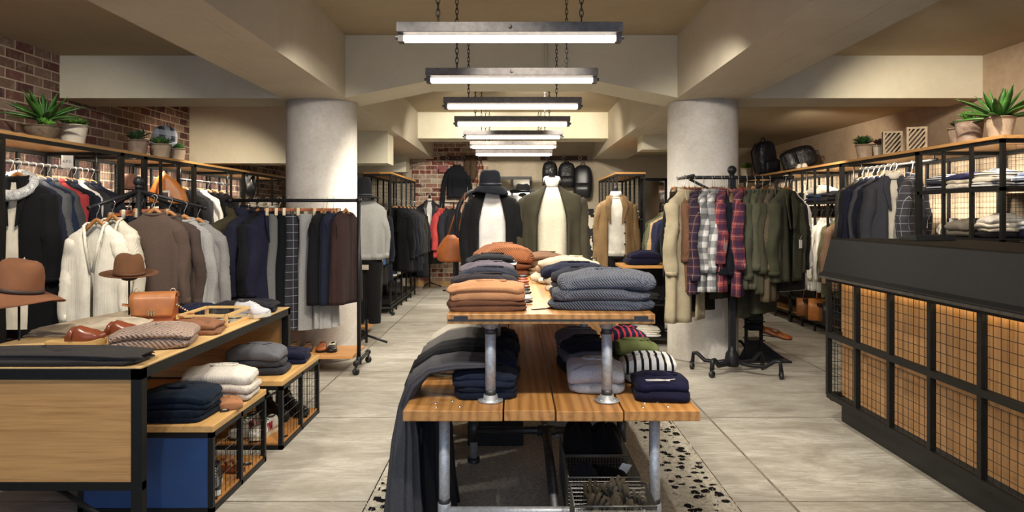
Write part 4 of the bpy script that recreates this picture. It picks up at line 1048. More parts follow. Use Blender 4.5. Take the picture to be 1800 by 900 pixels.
# --- four-way rack
garment('cardigan', IVORY, 'ivory chunky cardigan with deep V neck on the front arm of the four-arm rack', (-3.005, 5.03, 1.462), .05, 21, L=.8, d=.06, fold=.16, vneck=.34, cat='cardigan', hlabel='wooden hanger in the front ivory cardigan')
garment('cardigan', C('d0c6ae', 'knit'), 'second ivory cardigan right behind the frontmost one on the four-arm rack', (-2.95, 5.13, 1.492), -.1, 22, L=.78, d=.055, vneck=.3, hlabel='wooden hanger in the rear ivory cardigan')
garment('skirt', C('4f4b3c'), 'olive grey skirt clipped beside the ivory cardigans, four-arm rack', (-3.02, 5.45, 1.50), .1, 23, L=.75, ws=.13, hlabel='clip hanger of the olive grey skirt, four-arm rack')
garment('trousers', NAVY, 'navy trousers clipped next to the olive grey skirt', (-2.9, 5.42, 1.52), .5, 24, L=1.0, ws=.08, hlabel='clip hanger of the navy trousers beside the olive skirt')
garment('trousers', BLK, 'black trousers clipped close to the pole of the four-arm rack', (-2.80, 5.40, 1.53), .9, 25, L=1.0, ws=.08, hlabel='clip hanger of the black trousers by the four-arm pole')
garment('sweater', C('5c483c', 'melange'), 'taupe wool jumper, frontmost of the brown ones on the four-arm rack', (-2.74, 5.32, 1.54), .2, 26, L=.72, d=.07, fold=.15, hlabel='wooden hanger in the front taupe jumper')
garment('sweater', C('4e3d34', 'melange'), 'darker taupe jumper just behind the front taupe one', (-2.67, 5.41, 1.52), .25, 27, L=.72, d=.06, hlabel='wooden hanger in the darker taupe jumper')
garment('sweater', C('8a8783', 'melange'), 'light grey jumper showing right of the taupe ones on the four-arm rack', (-2.58, 5.46, 1.49), .3, 28, ws=.19, L=.74, d=.06, fold=.15, hlabel='wooden hanger in the light grey jumper next to the taupe ones')
garment('sweater', C('7c7976', 'melange'), 'light grey jumper at the far right of the four-arm rack', (-2.50, 5.52, 1.465), .3, 29, ws=.19, L=.74, d=.06, hlabel='wooden hanger in the rear light grey jumper')
GRP = ' on the pipe rack'
# --- pipe rack by the pillar
PR = ' on the pipe rack'
def PX_(u): return (u-905)*6.24/F
row([('parka', C('4a4228'), 'olive hooded parka at the left end of the pipe rack', dict(rz=.8, L=.95)),
     ('parka', C('26283e'), 'navy hooded coat second from the left'+PR, dict(rz=1.2, L=.95)),
     ('coat', C('1d1d22'), 'black coat between two navy ones'+PR, dict(rz=1.35, L=.95)),
     ('coat', C('24243e'), 'violet-navy coat beside the grey tweed trousers'+PR, dict(rz=1.2, L=.95))],
    (PX_(420), 6.24), (PX_(470), 6.24), 1, 1.545, 7, .05)
for u, m, lb, w, rz in [(491, C('6a6866', 'tweed'), 'grey tweed trousers clipped between navy coat and black trousers'+PR, .1, .7),
                    (508, C('15181c'), 'black trousers clipped beside the grey tweed pair'+PR, .1, .6),
                    (522, C('3a3a42', 'check', 'b8b8bc'), 'dark grey windowpane check trousers'+PR, .1, .55),
                    (546, C('8f8d89', 'melange'), 'light grey wool trousers, the palest'+PR, .105, .6)]:
    garment('trousers', m, lb, (PX_(u), 6.24, 1.545), rz, int(u), L=1.02, ws=w, z0=-.14, hlabel='clip hanger of the '+lb.split(' clipped')[0].split(',')[0]+(PR if 'pipe rack' in lb else ''))
garment('skirt', C('9a9894', 'melange'), 'pale grey long skirt, hem showing between the sleeveless tops'+PR, (PX_(572), 6.27, 1.545), .7, 40, L=1.02, ws=.07, hlabel='clip hanger of the pale grey long skirt')
for u, m, lb, rz in [(568, C('1c1c20', 'knit'), 'black sleeveless knit top'+PR, 1.25), (586, C('22263e'), 'navy sleeveless top'+PR, 1.3), (608, C('452c28', 'knit'), 'dark brown sleeveless knit top at the right end of the pipe rack', 1.15)]:
    garment('vest', m, lb, (PX_(u), 6.24, 1.545), rz, int(u), L=.8, hlabel='wooden hanger in the '+lb)
GRP = ' on the racks behind the left pillar'
# --- aisle racks behind the left pillar
t = thing('clothes_rail', 'low steel rail with coats and trousers behind the grey-jumper mannequin', 'clothes rack', (-1.95, 7.9, 0))
MB().tube([(0, 0, 1.6), (0, 1.85, 1.6)], .012, 10).build('top_rail', PB, t)
for yy in (0, 1.85): MB().tube([(0, yy, .1), (0, yy, 1.6)], .013, 8).build('upright', PB, t); MB().tube([(-.2, yy, .1), (.25, yy, .1)], .013, 8).build('foot_pipe', PB, t)
MB().box((-.15, .05, .1), (.28, .7, .125)).build('shelf', wood('b98652', '8c5e34', 1), t)
rack_wheels(t, [(.25, 0, .3), (-.2, 0, .3), (.25, 1.85, .3), (-.2, 1.85, .3)])
AR = ' on the low steel rail'
row([('coat', WHT, 'long white coat'+AR, dict(L=.95)), ('coat', DNAVY, 'long dark navy coat beside the white coat'+AR, dict(L=1.15)),
     ('shirt', C('dcd8d0'), 'white shirt between navy coats'+AR, dict(L=.85)), ('coat', C('1e2136'), 'navy coat beside the beige coat'+AR, dict(L=1.05)),
     ('coat', C('b09a80'), 'beige coat'+AR, dict(L=1.1)), ('jacket', C('2a5a9a'), 'cobalt blue jacket'+AR, dict(L=.75)),
     ('coat', C('35302c'), 'brown-black coat next to the cobalt jacket'+AR, dict(L=1.0)), ('skirt', C('a83024'), 'red patterned skirt clipped'+AR, dict(L=.5)),
     ('coat', C('202230'), 'last dark coat at the rear end of the low steel rail', dict(L=1.0))],
    (-1.95, 8.0), (-1.95, 9.65), .15, 1.6, 9)
GR = ' on the left wire rack'
row([('coat', BLK, 'black coat at the front corner'+GR, dict(L=.9)), ('jacket', C('1d2130'), 'navy jacket second from the front'+GR, dict(L=.8)),
     ('jacket', C('191a1c'), 'black jacket with white fur collar'+GR, dict(L=.8)), ('coat', C('23242c'), 'slate coat behind the white-furred jacket'+GR, dict(L=1.0)),
     ('jacket', C('2c2a1e'), 'dark olive waxed jacket'+GR, dict(L=.9)), ('coat', C('1b1c22'), 'long near-black coat at the rear end of the left wire rack', dict(L=1.15))],
    (-1.72, 10.05), (-1.72, 11.9), .15, 1.62, 12)
GRP = ' on the right wall blazer rail'
# --- right wall suits
SR = ' on the right wall rail'
garment('jacket', C('4a4a52', 'check', 'c8c8cc'), 'grey windowpane check blazer at the near end of the right wall rail', (3.76, 6.62, 1.9), .7, 61, L=.78, tagged=True, hcolor='6a3a20', hlabel='dark hanger in the windowpane check blazer')
t = garment('jacket', C('3e3f48', 'melange'), 'charcoal wool blazer over cream roll-neck, facing out'+SR, (3.63, 6.72, 1.9), -.3, 62, L=.8, inner=C('d8d0bc', 'knit'), tagged=True, hlabel='wooden hanger in the charcoal blazer with cream roll-neck')
ringtube((0, -.01, -.115), .058, .048, .014, rz=.035, tilt=.01).build('roll_neck', C('e2dac6', 'knit'), t)
row([('jacket', C('1e1f28'), 'black blazer directly behind the charcoal blazer'+SR, dict(L=.8)), ('jacket', C('34353c', 'melange'), 'dark grey blazer third from the near end'+SR, dict(L=.8)),
     ('jacket', C('22263c'), 'navy blazer between grey and mid-grey blazers'+SR, dict(L=.8)), ('jacket', C('50525a', 'melange'), 'mid-grey blazer'+SR, dict(L=.8, tagged=True)),
     ('jacket', C('262a44'), 'dark blue blazer'+SR, dict(L=.8)), ('jacket', C('2c2d3a'), 'blue-black blazer just before the leather jacket'+SR, dict(L=.8)),
     ('jacket', leather('2a2b24', .4), 'dark green leather jacket at the far end of the blazer rail, right wall', dict(L=.82))],
    (3.76, 6.92), (3.78, 7.62), -.25, 1.9, 14)
GRP = ' on the right wall shirt rail'
# --- lower rail of white shirts, right wall
SH = ' on the shirt rail, right wall'
row([('jacket', C('a8805e'), 'pinkish tan jacket, nearest garment'+SH, dict(L=.8)), ('shirt', C('7c7848'), 'olive yellow shirt beside the tan jacket'+SH, dict(L=.9)),
     ('shirt', WHT, 'white shirt nearest the tan jacket'+SH, dict(L=.85)), ('shirt', C('dcd6c6'), 'cream shirt second of the pale ones'+SH, dict(L=.85)),
     ('shirt', C('e6e4de'), 'bright white shirt third of the pale ones'+SH, dict(L=.85)), ('shirt', C('d6ccb2'), 'ecru shirt fourth of the pale ones'+SH, dict(L=.85)),
     ('shirt', C('e0ddd4'), 'white shirt fifth of the pale ones'+SH, dict(L=.85)), ('shirt', C('8a93a8'), 'blue-grey shirt'+SH, dict(L=.85)),
     ('shirt', C('b8bcc4'), 'pale grey shirt at the far end of the shirt rail, right wall', dict(L=.85))],
    (3.76, 7.92), (3.76, 9.0), -.3, 1.47, 15)
GRP = ' on the rolling rack'
# --- rolling rack
RR = ' on the rolling rack'
def RX_(u): return (u-905)*6.22/F
def rr(kd, m, lb, u, rz, k=None, y=6.22):
    k = dict(k or {}); k.setdefault('sl', .48+.17*random.Random(int(u)).random()) if kd == 'shirt' else None; k.setdefault('hlabel', ('clip' if kd in ('trousers', 'skirt') else 'wooden')+' hanger of the '+lb); garment(kd, m, lb, (RX_(u), y, 1.734), rz, int(u), **k)
rr('coat', C('a0906c'), 'long beige coat flaring out at the left end of the rolling rack', 1198, .75, dict(L=1.12, d=.07), 6.1)
rr('jacket', C('191a22'), 'black jacket behind the beige coat, left end of the rolling rack', 1196, 1.0, dict(L=.75), 6.35)
rr('shirt', C('7c5232', 'cord'), 'brown corduroy shirt beside the beige coat'+RR, 1208, 1.15, dict(L=.86, d=.045), 6.16)
rr('shirt', C('5a2a30', 'plaid', '2a2c48', s=.9), 'maroon and navy plaid shirt'+RR, 1217, 1.2, dict(L=.88, d=.045), 6.14)
rr('sweater', C('6a6a6e', 'melange'), 'plain grey jumper between maroon and pale plaid shirts'+RR, 1225, 1.35, dict(L=.78))
rr('shirt', C('b8b6b2', 'plaid', '3a3a42', s=1.2), 'black and white plaid shirt, left of the two pale checks'+RR, 1232, 1.25, dict(L=.86, d=.045), 6.15)
rr('shirt', C('1e2030'), 'plain navy shirt between the two pale plaid shirts'+RR, 1239, 1.45, dict(L=.8))
rr('shirt', C('c4c2be', 'plaid', '55555c', s=1.4), 'grey and white plaid shirt, right of the two pale checks'+RR, 1248, 1.2, dict(L=.86, d=.045), 6.15)
rr('jacket', C('17181c'), 'black jacket right of the pale plaid shirts'+RR, 1256, 1.45, dict(L=.78))
rr('shirt', C('a83a36', 'plaid', '22264c', s=1.1), 'red and navy plaid shirt near the middle'+RR, 1264, 1.2, dict(L=.86, d=.045), 6.14)
rr('jacket', C('1c1e2a'), 'dark navy jacket between the two red plaid shirts'+RR, 1273, 1.4, dict(L=.8))
rr('jacket', C('8a6c46'), 'tan collared jacket left of the pole'+RR, 1282, 1.3, dict(L=.72, sleeves=False))
rr('shirt', C('9c3434', 'plaid', '20244a', s=1.3), 'red and navy plaid shirt touching the pole of the rolling rack', 1292, 1.2, dict(L=.9, d=.04), 6.12)
rr('shirt', C('565640'), 'sage olive shirt, first right of the pole'+RR, 1310, 1.2, dict(L=.84, d=.045), 6.17)
rr('shirt', C('5e5c42'), 'pale olive shirt, second right of the pole'+RR, 1324, 1.15, dict(L=.84, d=.045), 6.17)
rr('shirt', C('4e4a34'), 'deep olive shirt, third right of the pole'+RR, 1337, 1.1, dict(L=.88, d=.045), 6.17)
rr('shirt', C('66563c'), 'brownish khaki shirt, fourth right of the pole'+RR, 1350, 1.05, dict(L=.95, d=.045), 6.17)
rr('jacket', C('4c4a32'), 'olive overshirt twisted outward on its hanger'+RR, 1372, .7, dict(L=.78, tagged=True), 6.12)
rr('sweater', C('33302a', 'knit'), 'dark olive knit jumper next to the white one'+RR, 1386, .5, dict(L=.86), 6.24)
rr('sweater', C('dcd9d4', 'knit'), 'white knit jumper at the right end of the rolling rack', 1402, .5, dict(L=.88), 6.40)
rr('trousers', C('3c2e22'), 'dark brown trousers hanging lowest left'+RR, 1204, .6, dict(L=1.1, ws=.15, d=.05), 6.3)
rr('trousers', C('2c251c'), 'black-brown trousers beside the dark brown pair'+RR, 1240, .6, dict(L=1.06, ws=.15, d=.05), 6.32)
rr('skirt', C('4a4634'), 'olive skirt showing below the plaid shirts'+RR, 1272, .8, dict(L=.95, ws=.09), 6.32)
rr('trousers', C('45412e'), 'olive trousers hanging lowest, first right of the pole', 1318, .5, dict(L=1.12, ws=.14, d=.05), 6.32)
rr('trousers', C('4e4a34'), 'light olive trousers hanging lowest, second right of the pole', 1348, .5, dict(L=1.08, ws=.14, d=.05), 6.32)
GRP = ' on the rail by the right pillar'
# --- rail right of the centre, behind the tan coat mannequin
t = thing('clothes_rail', 'steel rail with olive, tan and navy coats left of the right pillar', 'clothes rack', (2.02, 8.4, 0))
MB().tube([(0, 0, 1.53), (0, 1.2, 1.53)], .012, 10).build('top_rail', PB, t)
for yy in (0, 1.2): MB().tube([(0, yy, .03), (0, yy, 1.53)], .013, 8).build('upright', PB, t); MB().tube([(-.22, yy, .03), (.22, yy, .03)], .013, 8).build('foot_pipe', PB, t)
CR = ' on the rail left of the right pillar'
row([('coat', C('17181c'), 'black coat'+CR, {}), ('coat', C('23264c'), 'dark navy coat'+CR, {}), ('coat', C('2a2a48'), 'violet navy coat'+CR, {}),
     ('coat', C('a8854c'), 'golden tan coat'+CR, {}), ('coat', C('6a6848'), 'sage coat'+CR, {}), ('coat', C('4e4c30'), 'deep olive coat'+CR, {})], (2.02, 8.5), (2.02, 9.5), -.2, 1.53, 19)
GRP = ' worn by the mannequins'
# ================================================================ mannequins
def mannequin(label, loc, rz, build, base=True, neckz=1.6, head=False):
    t = thing('mannequin', label, 'mannequin', loc, rz); WHM = plain('d8d0c0', .6)
    tor = MB(); R = []; nz_ = neckz; neckz = neckz-.035
    for z, w, d in [(neckz+.08, .045, .045), (neckz+.02, .055, .05), (neckz-.03, .1, .07), (neckz-.09, .165, .08), (neckz-.2, .165, .09), (neckz-.38, .145, .095), (neckz-.55, .165, .11), (neckz-.7, .16, .1)]:
        R.append([(w*sgp(math.cos(2*math.pi*j/28), .85), d*math.sin(2*math.pi*j/28), z) for j in range(28)])
    tor.rings(R).build('torso_form', WHM, t); neckz = nz_
    MB().tube([(0, 0, .04), (0, 0, neckz-.5)], .014, 10).build('pole', PB, t)
    MB().tube([(0, 0, neckz+.06), (0, 0, neckz+.13)], [.03, .012], 12).build('neck_cap', PB, t)
    if base:
        for a in (0, 2.09, 4.19):
            MB().tube([(0, 0, .12), (.14*math.cos(a), .14*math.sin(a), .07), (.22*math.cos(a), .22*math.sin(a), .04)], .013, 8).build('foot', PB, t)
    return t
def worn(kind, m, label, man, rz, neckz, **k):
    """clothing on the mannequin is a thing of its own"""
    x, y, z = man.location; return garment(kind, m, label, (x, y, z+neckz+.13+k.pop('dz', 0)), rz, hang=False, **k)
def legs(m, label, x, y, z1, z0, rz=0, w=.17):
    t = thing('trousers', label, 'trousers', (x, y, z0), rz)
    for sx in (-1, 1):
        R = []
        for i in range(16):
            u = i/15; rr_ = lerp(.1, .065, u); R.append([(sx*lerp(.075, .085, u)+rr_*math.cos(2*math.pi*j/20)*(1+.05*math.sin(3*j+i)), rr_*1.05*math.sin(2*math.pi*j/20), lerp(z1-z0, 0, u)) for j in range(20)])
        MB().rings(R, True, False).build('trouser_leg', m, t)
    MB().rings([[(.165*math.cos(2*math.pi*j/28), .115*math.sin(2*math.pi*j/28), z1-z0+q) for j in range(28)] for q in (-.02, .06)], True, False).build('waistband', m, t, solid=.006)
    return t
m1 = mannequin('mannequin in black coat and navy bucket hat behind the centre table', (-.19, 5.85, 0), .05, None, neckz=1.61)

def collar_on(t, m, z, rx=.055, r=.012, rz=.035, tilt=0.0): ringtube((0, 0, z), rx, rx*.9, r, rz=rz, tilt=tilt).build('roll_neck', m, t)
WT = C('cbc7bf'); g = worn('sweater', WT, 'white mock-neck top worn under the black coat', m1, .05, 1.61, seed=71, L=.64, d=.1, ws=.17, sleeves=False, fold=.05); collar_on(g, WT, -.12)
worn('coat', C('1a1a1b'), 'long black coat open over a white mock-neck top', m1, .05, 1.61, seed=72, L=.95, d=.125, ws=.215, front='band', openx=.095, fold=.08, sl=.62)
legs(C('1f2a40', 'denim'), 'dark blue jeans on the black coat mannequin', -.19, 5.85, 1.02, .12)
h = hat('navy felt bucket hat on the black coat mannequin', C('171922', 'felt'), (-.205, 5.82, 1.64), r=.152, ch=.135, cr=.092, band='101118', pinch=.004, droop=.075, name='bucket_hat', wave=.012)
m2 = mannequin('mannequin in olive padded jacket and cream roll-neck behind the centre table', (.31, 5.85, 0), -.1, None, neckz=1.66)
CR_ = C('c0b89a', 'melange'); g = worn('sweater', CR_, 'cream flecked roll-neck jumper under the olive jacket', m2, -.05, 1.60, seed=73, L=.62, d=.115, ws=.15, sleeves=False, fold=.05); collar_on(g, C('d6d2c6'), -.05, .062, .013, .04, .012)
g = worn('jacket', C('4c4630'), 'bulky olive padded jacket hanging open over cream roll-neck', m2, -.05, 1.64, seed=74, L=.84, d=.15, ws=.255, front='band', openx=.1, fold=.12, sl=.66, cat='jacket', trim=C('3c3826'))
legs(C('263048', 'denim'), 'blue jeans on the olive jacket mannequin', .31, 5.85, 1.05, .12)
m3 = mannequin('mannequin in tan coat right of the olive jacket mannequin', (1.2, 8.3, 0), -.2, None, neckz=1.62)
g = worn('sweater', C('cfc9b8'), 'cream roll-neck jumper under the tan coat', m3, -.1, 1.61, seed=75, L=.68, d=.1, ws=.17, sleeves=False, fold=.05); collar_on(g, C('e8e2d2'), -.1, .056, .013, .04)
g = worn('coat', C('94703c'), 'tan raincoat open over cream roll-neck, centre right', m3, -.1, 1.62, seed=76, L=.92, d=.13, ws=.215, openx=.075, fold=.1, sl=.62, trim=C('8a6838'), buttons=True)
legs(C('2a2624'), 'dark trousers on the tan coat mannequin', 1.2, 8.3, .9, .2)
m4 = mannequin('mannequin in grey jumper just right of the left pillar', (-1.58, 7.45, 0), .1, None, neckz=1.56)
g = worn('sweater', C('85837e', 'melange'), 'grey batwing jumper on the mannequin right of the left pillar', m4, .2, 1.56, seed=77, L=.62, d=.11, ws=.2, fold=.14, sl=.5)
legs(C('161516'), 'wide black trousers below the grey jumper', -1.58, 7.45, .9, .25)
hat('black pointed felt hat above the grey jumper', C('1a1a1e', 'felt'), (-1.60, 7.42, 1.60), r=.17, ch=.2, cr=.085, pinch=.0, droop=.03, name='pointed_hat', band='101014')
m5 = mannequin('mannequin on a wheeled stand in black jacket and tweed skirt by the brick wall', (-1.62, 13.3, 0), .1, None, neckz=1.66)
g = worn('sweater', WT, 'white V-neck top under the black biker jacket', m5, .1, 1.65, seed=78, L=.5, d=.1, ws=.17, sleeves=False)
worn('jacket', leather('1e1e22', .45), 'black biker jacket over white top by the brick wall', m5, .1, 1.66, seed=79, L=.55, d=.12, ws=.21, openx=.05, sl=.58)
worn('skirt', C('4c4846', 'tweed'), 'dark tweed skirt below the black biker jacket', m5, .1, 1.2, seed=80, L=.72, d=.12, ws=.16)
t = thing('handbag', 'small black handbag beside the tweed skirt', 'bag', (-1.40, 13.2, .72))
MB().prism([(-.11, 0), (.11, 0), (.13, .2), (-.13, .2)], 1, -.05, .05).build('bag_body', leather('17171a'), t, bevel=.01)
MB().tube([(-.1, 0, .2), (-.08, 0, .34), (0, 0, .42), (.08, 0, .34), (.1, 0, .2)], .008, 8).build('handle', leather('17171a'), t)
hat('wide black hat between the two front mannequins', C('17171a', 'felt'), (.09, 8.0, 1.66), r=.15, ch=.1, cr=.085, band='0e0e10', name='felt_hat', wave=.02)
hat_stand('black hat stand between the two front mannequins', .09, 8.0, 0, 1.63)
# black arched rack behind the black coat mannequin
t = thing('arched_rack', 'black arched pipe rack at the left arm of the black coat mannequin', 'clothes rack', (-.42, 6.35, 0), .5)
MB().tube([(-.12, 0, 0)]+[(-.12, 0, 1.35)]+[(-.12+.2*(1-math.cos(a)), 0, 1.35+.27*math.sin(a)) for a in [math.pi/2*i/6 for i in range(1, 7)]]+[(.32, 0, 1.62)], .022, 12).build('arched_pipe', PB, t)
MB().box((-.25, -.2, 0), (.35, .2, .02)).build('base_plate', PB, t)
t = thing('shoulder_bag', 'orange tan leather shoulder bag hanging left of the black coat', 'bag', (-.57, 6.3, .98))
MB().rings([[(w*math.cos(2*math.pi*j/20), .06*math.sin(2*math.pi*j/20), z) for j in range(20)] for z, w in [(0, .1), (.02, .13), (.12, .13), (.2, .08), (.24, .04)]]).build('bag_body', leather('94501f', .5), t)
MB().tube([(-.04, 0, .22), (.04, 0, .45), (.12, 0, .62), (.1, 0, .45), (.05, 0, .22)], .007, 6).build('strap', leather('94501f', .5), t)
GRP = ' along the back wall'
# ================================================================ back wall
def pegs(label, xa, xb, z):
    t = thing('peg_rail', label, 'peg rail', ((xa+xb)/2, YB-.04, z)); h = (xb-xa)/2
    MB().box((-h, -.012, -.04), (h, .012, .04)).build('rail_board', wood('4a2c1e', '2c1a12', 0), t, bevel=.002)
    for i in range(3):
        x = lerp(-h*.7, h*.7, i/2); m = ringtube((0, 0, 0), .03, .03, .007); m.v = [(x+a, -.02+c, b) for a, b, c in m.v]; m.build('hook_ring', steel('b8b0a0', .4, .6), t)
        MB().tube([(x, -.02, -.02), (x, -.06, -.045), (x, -.065, -.02)], .006, 6).build('hook', steel('8a8478', .4, .6), t)
pegs('dark wooden peg rail on the bare plaster, holding three backpacks', .50, 1.42, 2.52)
pegs('dark wooden peg rail on the brick, holding a grey jumper and fur scarf', -1.47, -.55, 2.52)
garment('sweater', C('2c2e36', 'knit'), 'charcoal roll-neck jumper hanging on the brick wall', (-1.13, YB-.14, 2.5), 0, 81, L=.62, d=.07, sl=.72, ws=.2, flare=.12)
t = thing('fur_scarf', 'brown fur scarf hanging from the brick wall peg rail', 'scarf', (-.87, YB-.12, 2.55))
for sx in (-1, 1): MB().tube([(sx*.02, 0, .03), (sx*.06, -.02, -.1), (sx*.08, -.01, -.3), (sx*.04, 0, -.5)], [.05, .07, .075, .05], 14).build('scarf_end', C('7a5c3c', 'fur'), t, sub=1)
t = thing('red_pouch', 'small red leather pouch at the left of the brick wall peg rail', 'bag', (-1.4, YB-.1, 2.23))
MB().prism([(-.09, 0), (.09, 0), (.1, .13), (-.1, .13)], 1, -.03, .03).build('pouch_body', leather('8e2a1e'), t, bevel=.01); MB().box((-.1, -.036, .06), (.1, -.03, .14)).build('flap', leather('7a2018'), t, bevel=.003)
t = thing('camera_strap', 'thin brown leather strap on the brick wall peg rail', 'strap', (-.66, YB-.1, 2.5))
MB().tube([(0, 0, 0), (-.07, 0, -.3), (-.09, 0, -.6)], .008, 6).tube([(0, 0, 0), (.05, 0, -.3), (.06, 0, -.42)], .008, 6).build('strap_loop', leather('5a2c20'), t)
def backpack(label, loc, s=1, rz=0, tilt=(0, 0), m=None, h=.44):
    m = m or shiny_cloth('1c1c22'); t = thing('backpack', label, 'backpack', loc, rz, None, tilt); t.scale = (s, s, s)
    R = []
    for z, w, d in [(0, .1, .06), (.015, .13, .085), (h*.3, .15, .1), (h*.65, .15, .095), (h*.88, .13, .08), (h*.97, .09, .06), (h, .04, .03)]:
        R.append([(w*sgp(math.cos(2*math.pi*j/32), .6), d*sgp(math.sin(2*math.pi*j/32), .7), z) for j in range(32)])
    MB().rings(R).build('main_body', m, t, sub=1)
    R = [[(w*sgp(math.cos(2*math.pi*j/24), .5), -.085-d+d*sgp(math.sin(2*math.pi*j/24), .5), z) for j in range(24)] for z, w, d in [(.04, .09, .02), (.05, .11, .035), (h*.42, .11, .035), (h*.46, .09, .02)]]
    fpk = MB().rings(R).build('front_pocket', m, t)
    MB().box((-.1, -.128, h*.36), (.1, -.122, h*.385)).build('zip', steel('7a7a7c', .3, .8), fpk)
    for sx in (-1, 1): MB().tube([(sx*.07, .08, h*.95), (sx*.09, .14, h*.7), (sx*.1, .12, h*.3), (sx*.11, .06, .03)], [(.022, .005)]*4, 8).build('shoulder_strap', m, t)
    MB().tube([(-.035, .02, h*.98), (-.02, .02, h*1.08), (.02, .02, h*1.08), (.035, .02, h*.98)], .008, 8).build('grab_loop', m, t)
    for sx in (-1, 1): MB().tube([(sx*.125, -.02, h*.5), (sx*.15, -.04, h*.25), (sx*.145, -.03, h*-.1)], [(.007, .002)]*3, 6).build('side_strap', m, t)
    return t
backpack('rounded black backpack with white edge, leftmost on the wall peg rail', (.68, YB-.2, 2.0), 1.0, .1)
backpack('smooth dark backpack in the middle of the wall peg rail', (1.01, YB-.2, 1.92), 1.15, 0, m=shiny_cloth('22222c'))
backpack('tall strapped backpack, rightmost on the wall peg rail', (1.32, YB-.2, 1.72), 1.3, -.15, m=leather('202024', .35), h=.5)
t = thing('wall_mirror', 'grey steel framed two-pane mirror leaning behind the mannequins', 'mirror', (-.05, YB-.3, .02), 0, tilt=(-.1, 0))
for a, b in [((-.36, 0, 0), (-.36, 0, 2.12)), ((-.01, 0, 0), (-.01, 0, 2.12)), ((.36, 0, 0), (.36, 0, 2.12))]: bar(MB(), a, b, .045).build('frame_post', GREYST, t)
for z in (.02, 1.1, 2.12): bar(MB(), (-.38, 0, z), (.38, 0, z), .045).build('frame_rail', GREYST, t)
for sx in (-1, 1): MB().box((sx*.02, .0, .03), (sx*.35, .008, 2.1)).build('mirror_pane', mirror(), t)
t = thing('standing_mirror', 'black framed tall mirror between the right wire rack and right pillar', 'mirror', (2.5, 12.6, 0))
for x in (-.22, .22): bar(MB(), (x, 0, 0), (x, 0, 2.05), .05).build('frame_post', BLACK, t)
for z in (.02, 2.04): bar(MB(), (-.24, 0, z), (.24, 0, z), .05).build('frame_rail', BLACK, t)
MB().box((-.2, .0, .03), (.2, .008, 2.03)).build('mirror_pane', mirror(), t)
t = thing('clothes_rail', 'short rail of red and dark coats in front of the brick wall', 'clothes rack', (-1.05, 12.6, 0))
MB().tube([(-.3, 0, 1.62), (.2, 0, 1.62)], .012, 8).build('top_rail', PB, t); MB().tube([(-.05, 0, .05), (-.05, 0, 1.62)], .014, 8).build('upright', PB, t); MB().tube([(-.25, 0, .04), (.2, 0, .04)], .014, 8).tube([(-.05, -.2, .04), (-.05, .2, .04)], .014, 8).build('foot', PB, t)
for x, c, lb in [(-.27, 'b4201f', 'bright red coat on the short rail by the brick wall'), (-.14, '26282e', 'dark grey coat beside the red coat by the brick wall'), (-.02, '1b1b20', 'black coat at the right of the short rail by the brick wall')]:
    garment('jacket', C(c), lb, (-1.05+x, 12.6, 1.62), 1.0, int(-x*100), L=.85, d=.05)
t = thing('hide_panel', 'black and white spotted cowhide hanging right of the olive jacket', 'hide', (1.37, 13.6, .02), 0)
@cached
def hide():
    m, k = newmat('cow_hide', .8); v = k.coord(); k.l(k.ramp(k.noise(v, 7, 2, .5), [(.5, lin('1c1a18')), (.53, lin('cfc6b2'))]), k.b.inputs['Base Color']); return m
MB().grid(lambda a, b: ((a-.5)*(.34+.06*math.sin(b*9)), .02*math.sin(a*8+b*5), b*1.5), 12, 24).build('hide_sheet', hide(), t, solid=.01)
GRP = ' on the small oak-topped table'
# ================================================================ small display unit with navy pile
t = thing('side_table', 'black shelf table with oak top in front of the tan coat mannequin', 'table', (1.40, 7.45, 0))
MB().box((-.26, 0, .83), (.3, .5, .86)).build('table_top', OAKX, t, bevel=.003)
for x in (-.24, .28):
    for y in (.02, .48): bar(MB(), (x, y, 0), (x, y, .83), .03).build('post', BLACK, t)
for z in (.1, .45): MB().box((-.25, .01, z-.02), (.29, .49, z)).build('shelf', DARK, t)
MB().box((-.25, .47, .1), (.29, .48, .83)).build('back_panel', DARK, t)
stack([('folded navy jumper at the bottom of the pile on the small oak-topped table', C('1f2040', 'knit'), .085, 1), ('folded violet-navy jumper on top of the pile on the small oak-topped table', C('25234a', 'knit'), .07, 1)], (1.40, 7.65, .861), .36, .3, .1, seed=4)
stack([('white folded shirt at the bottom of the low shelf behind the centre table', C('d8d2c4'), .05, 2), ('cream folded shirt on top of the low shelf pile', C('cfc6b0'), .05, 2)], (1.38, 7.62, .10), .4, .3, 0, cat='folded shirt', name='folded_shirt', seed=5)
stack([('black folded trousers at the bottom of the middle shelf', BLK, .06, 2), ('charcoal folded trousers on the middle shelf of the small table', CHAR, .06, 2)], (1.38, 7.62, .45), .4, .3, 0, cat='folded trousers', name='folded_trousers', seed=6)
GRP = ' on the display table'
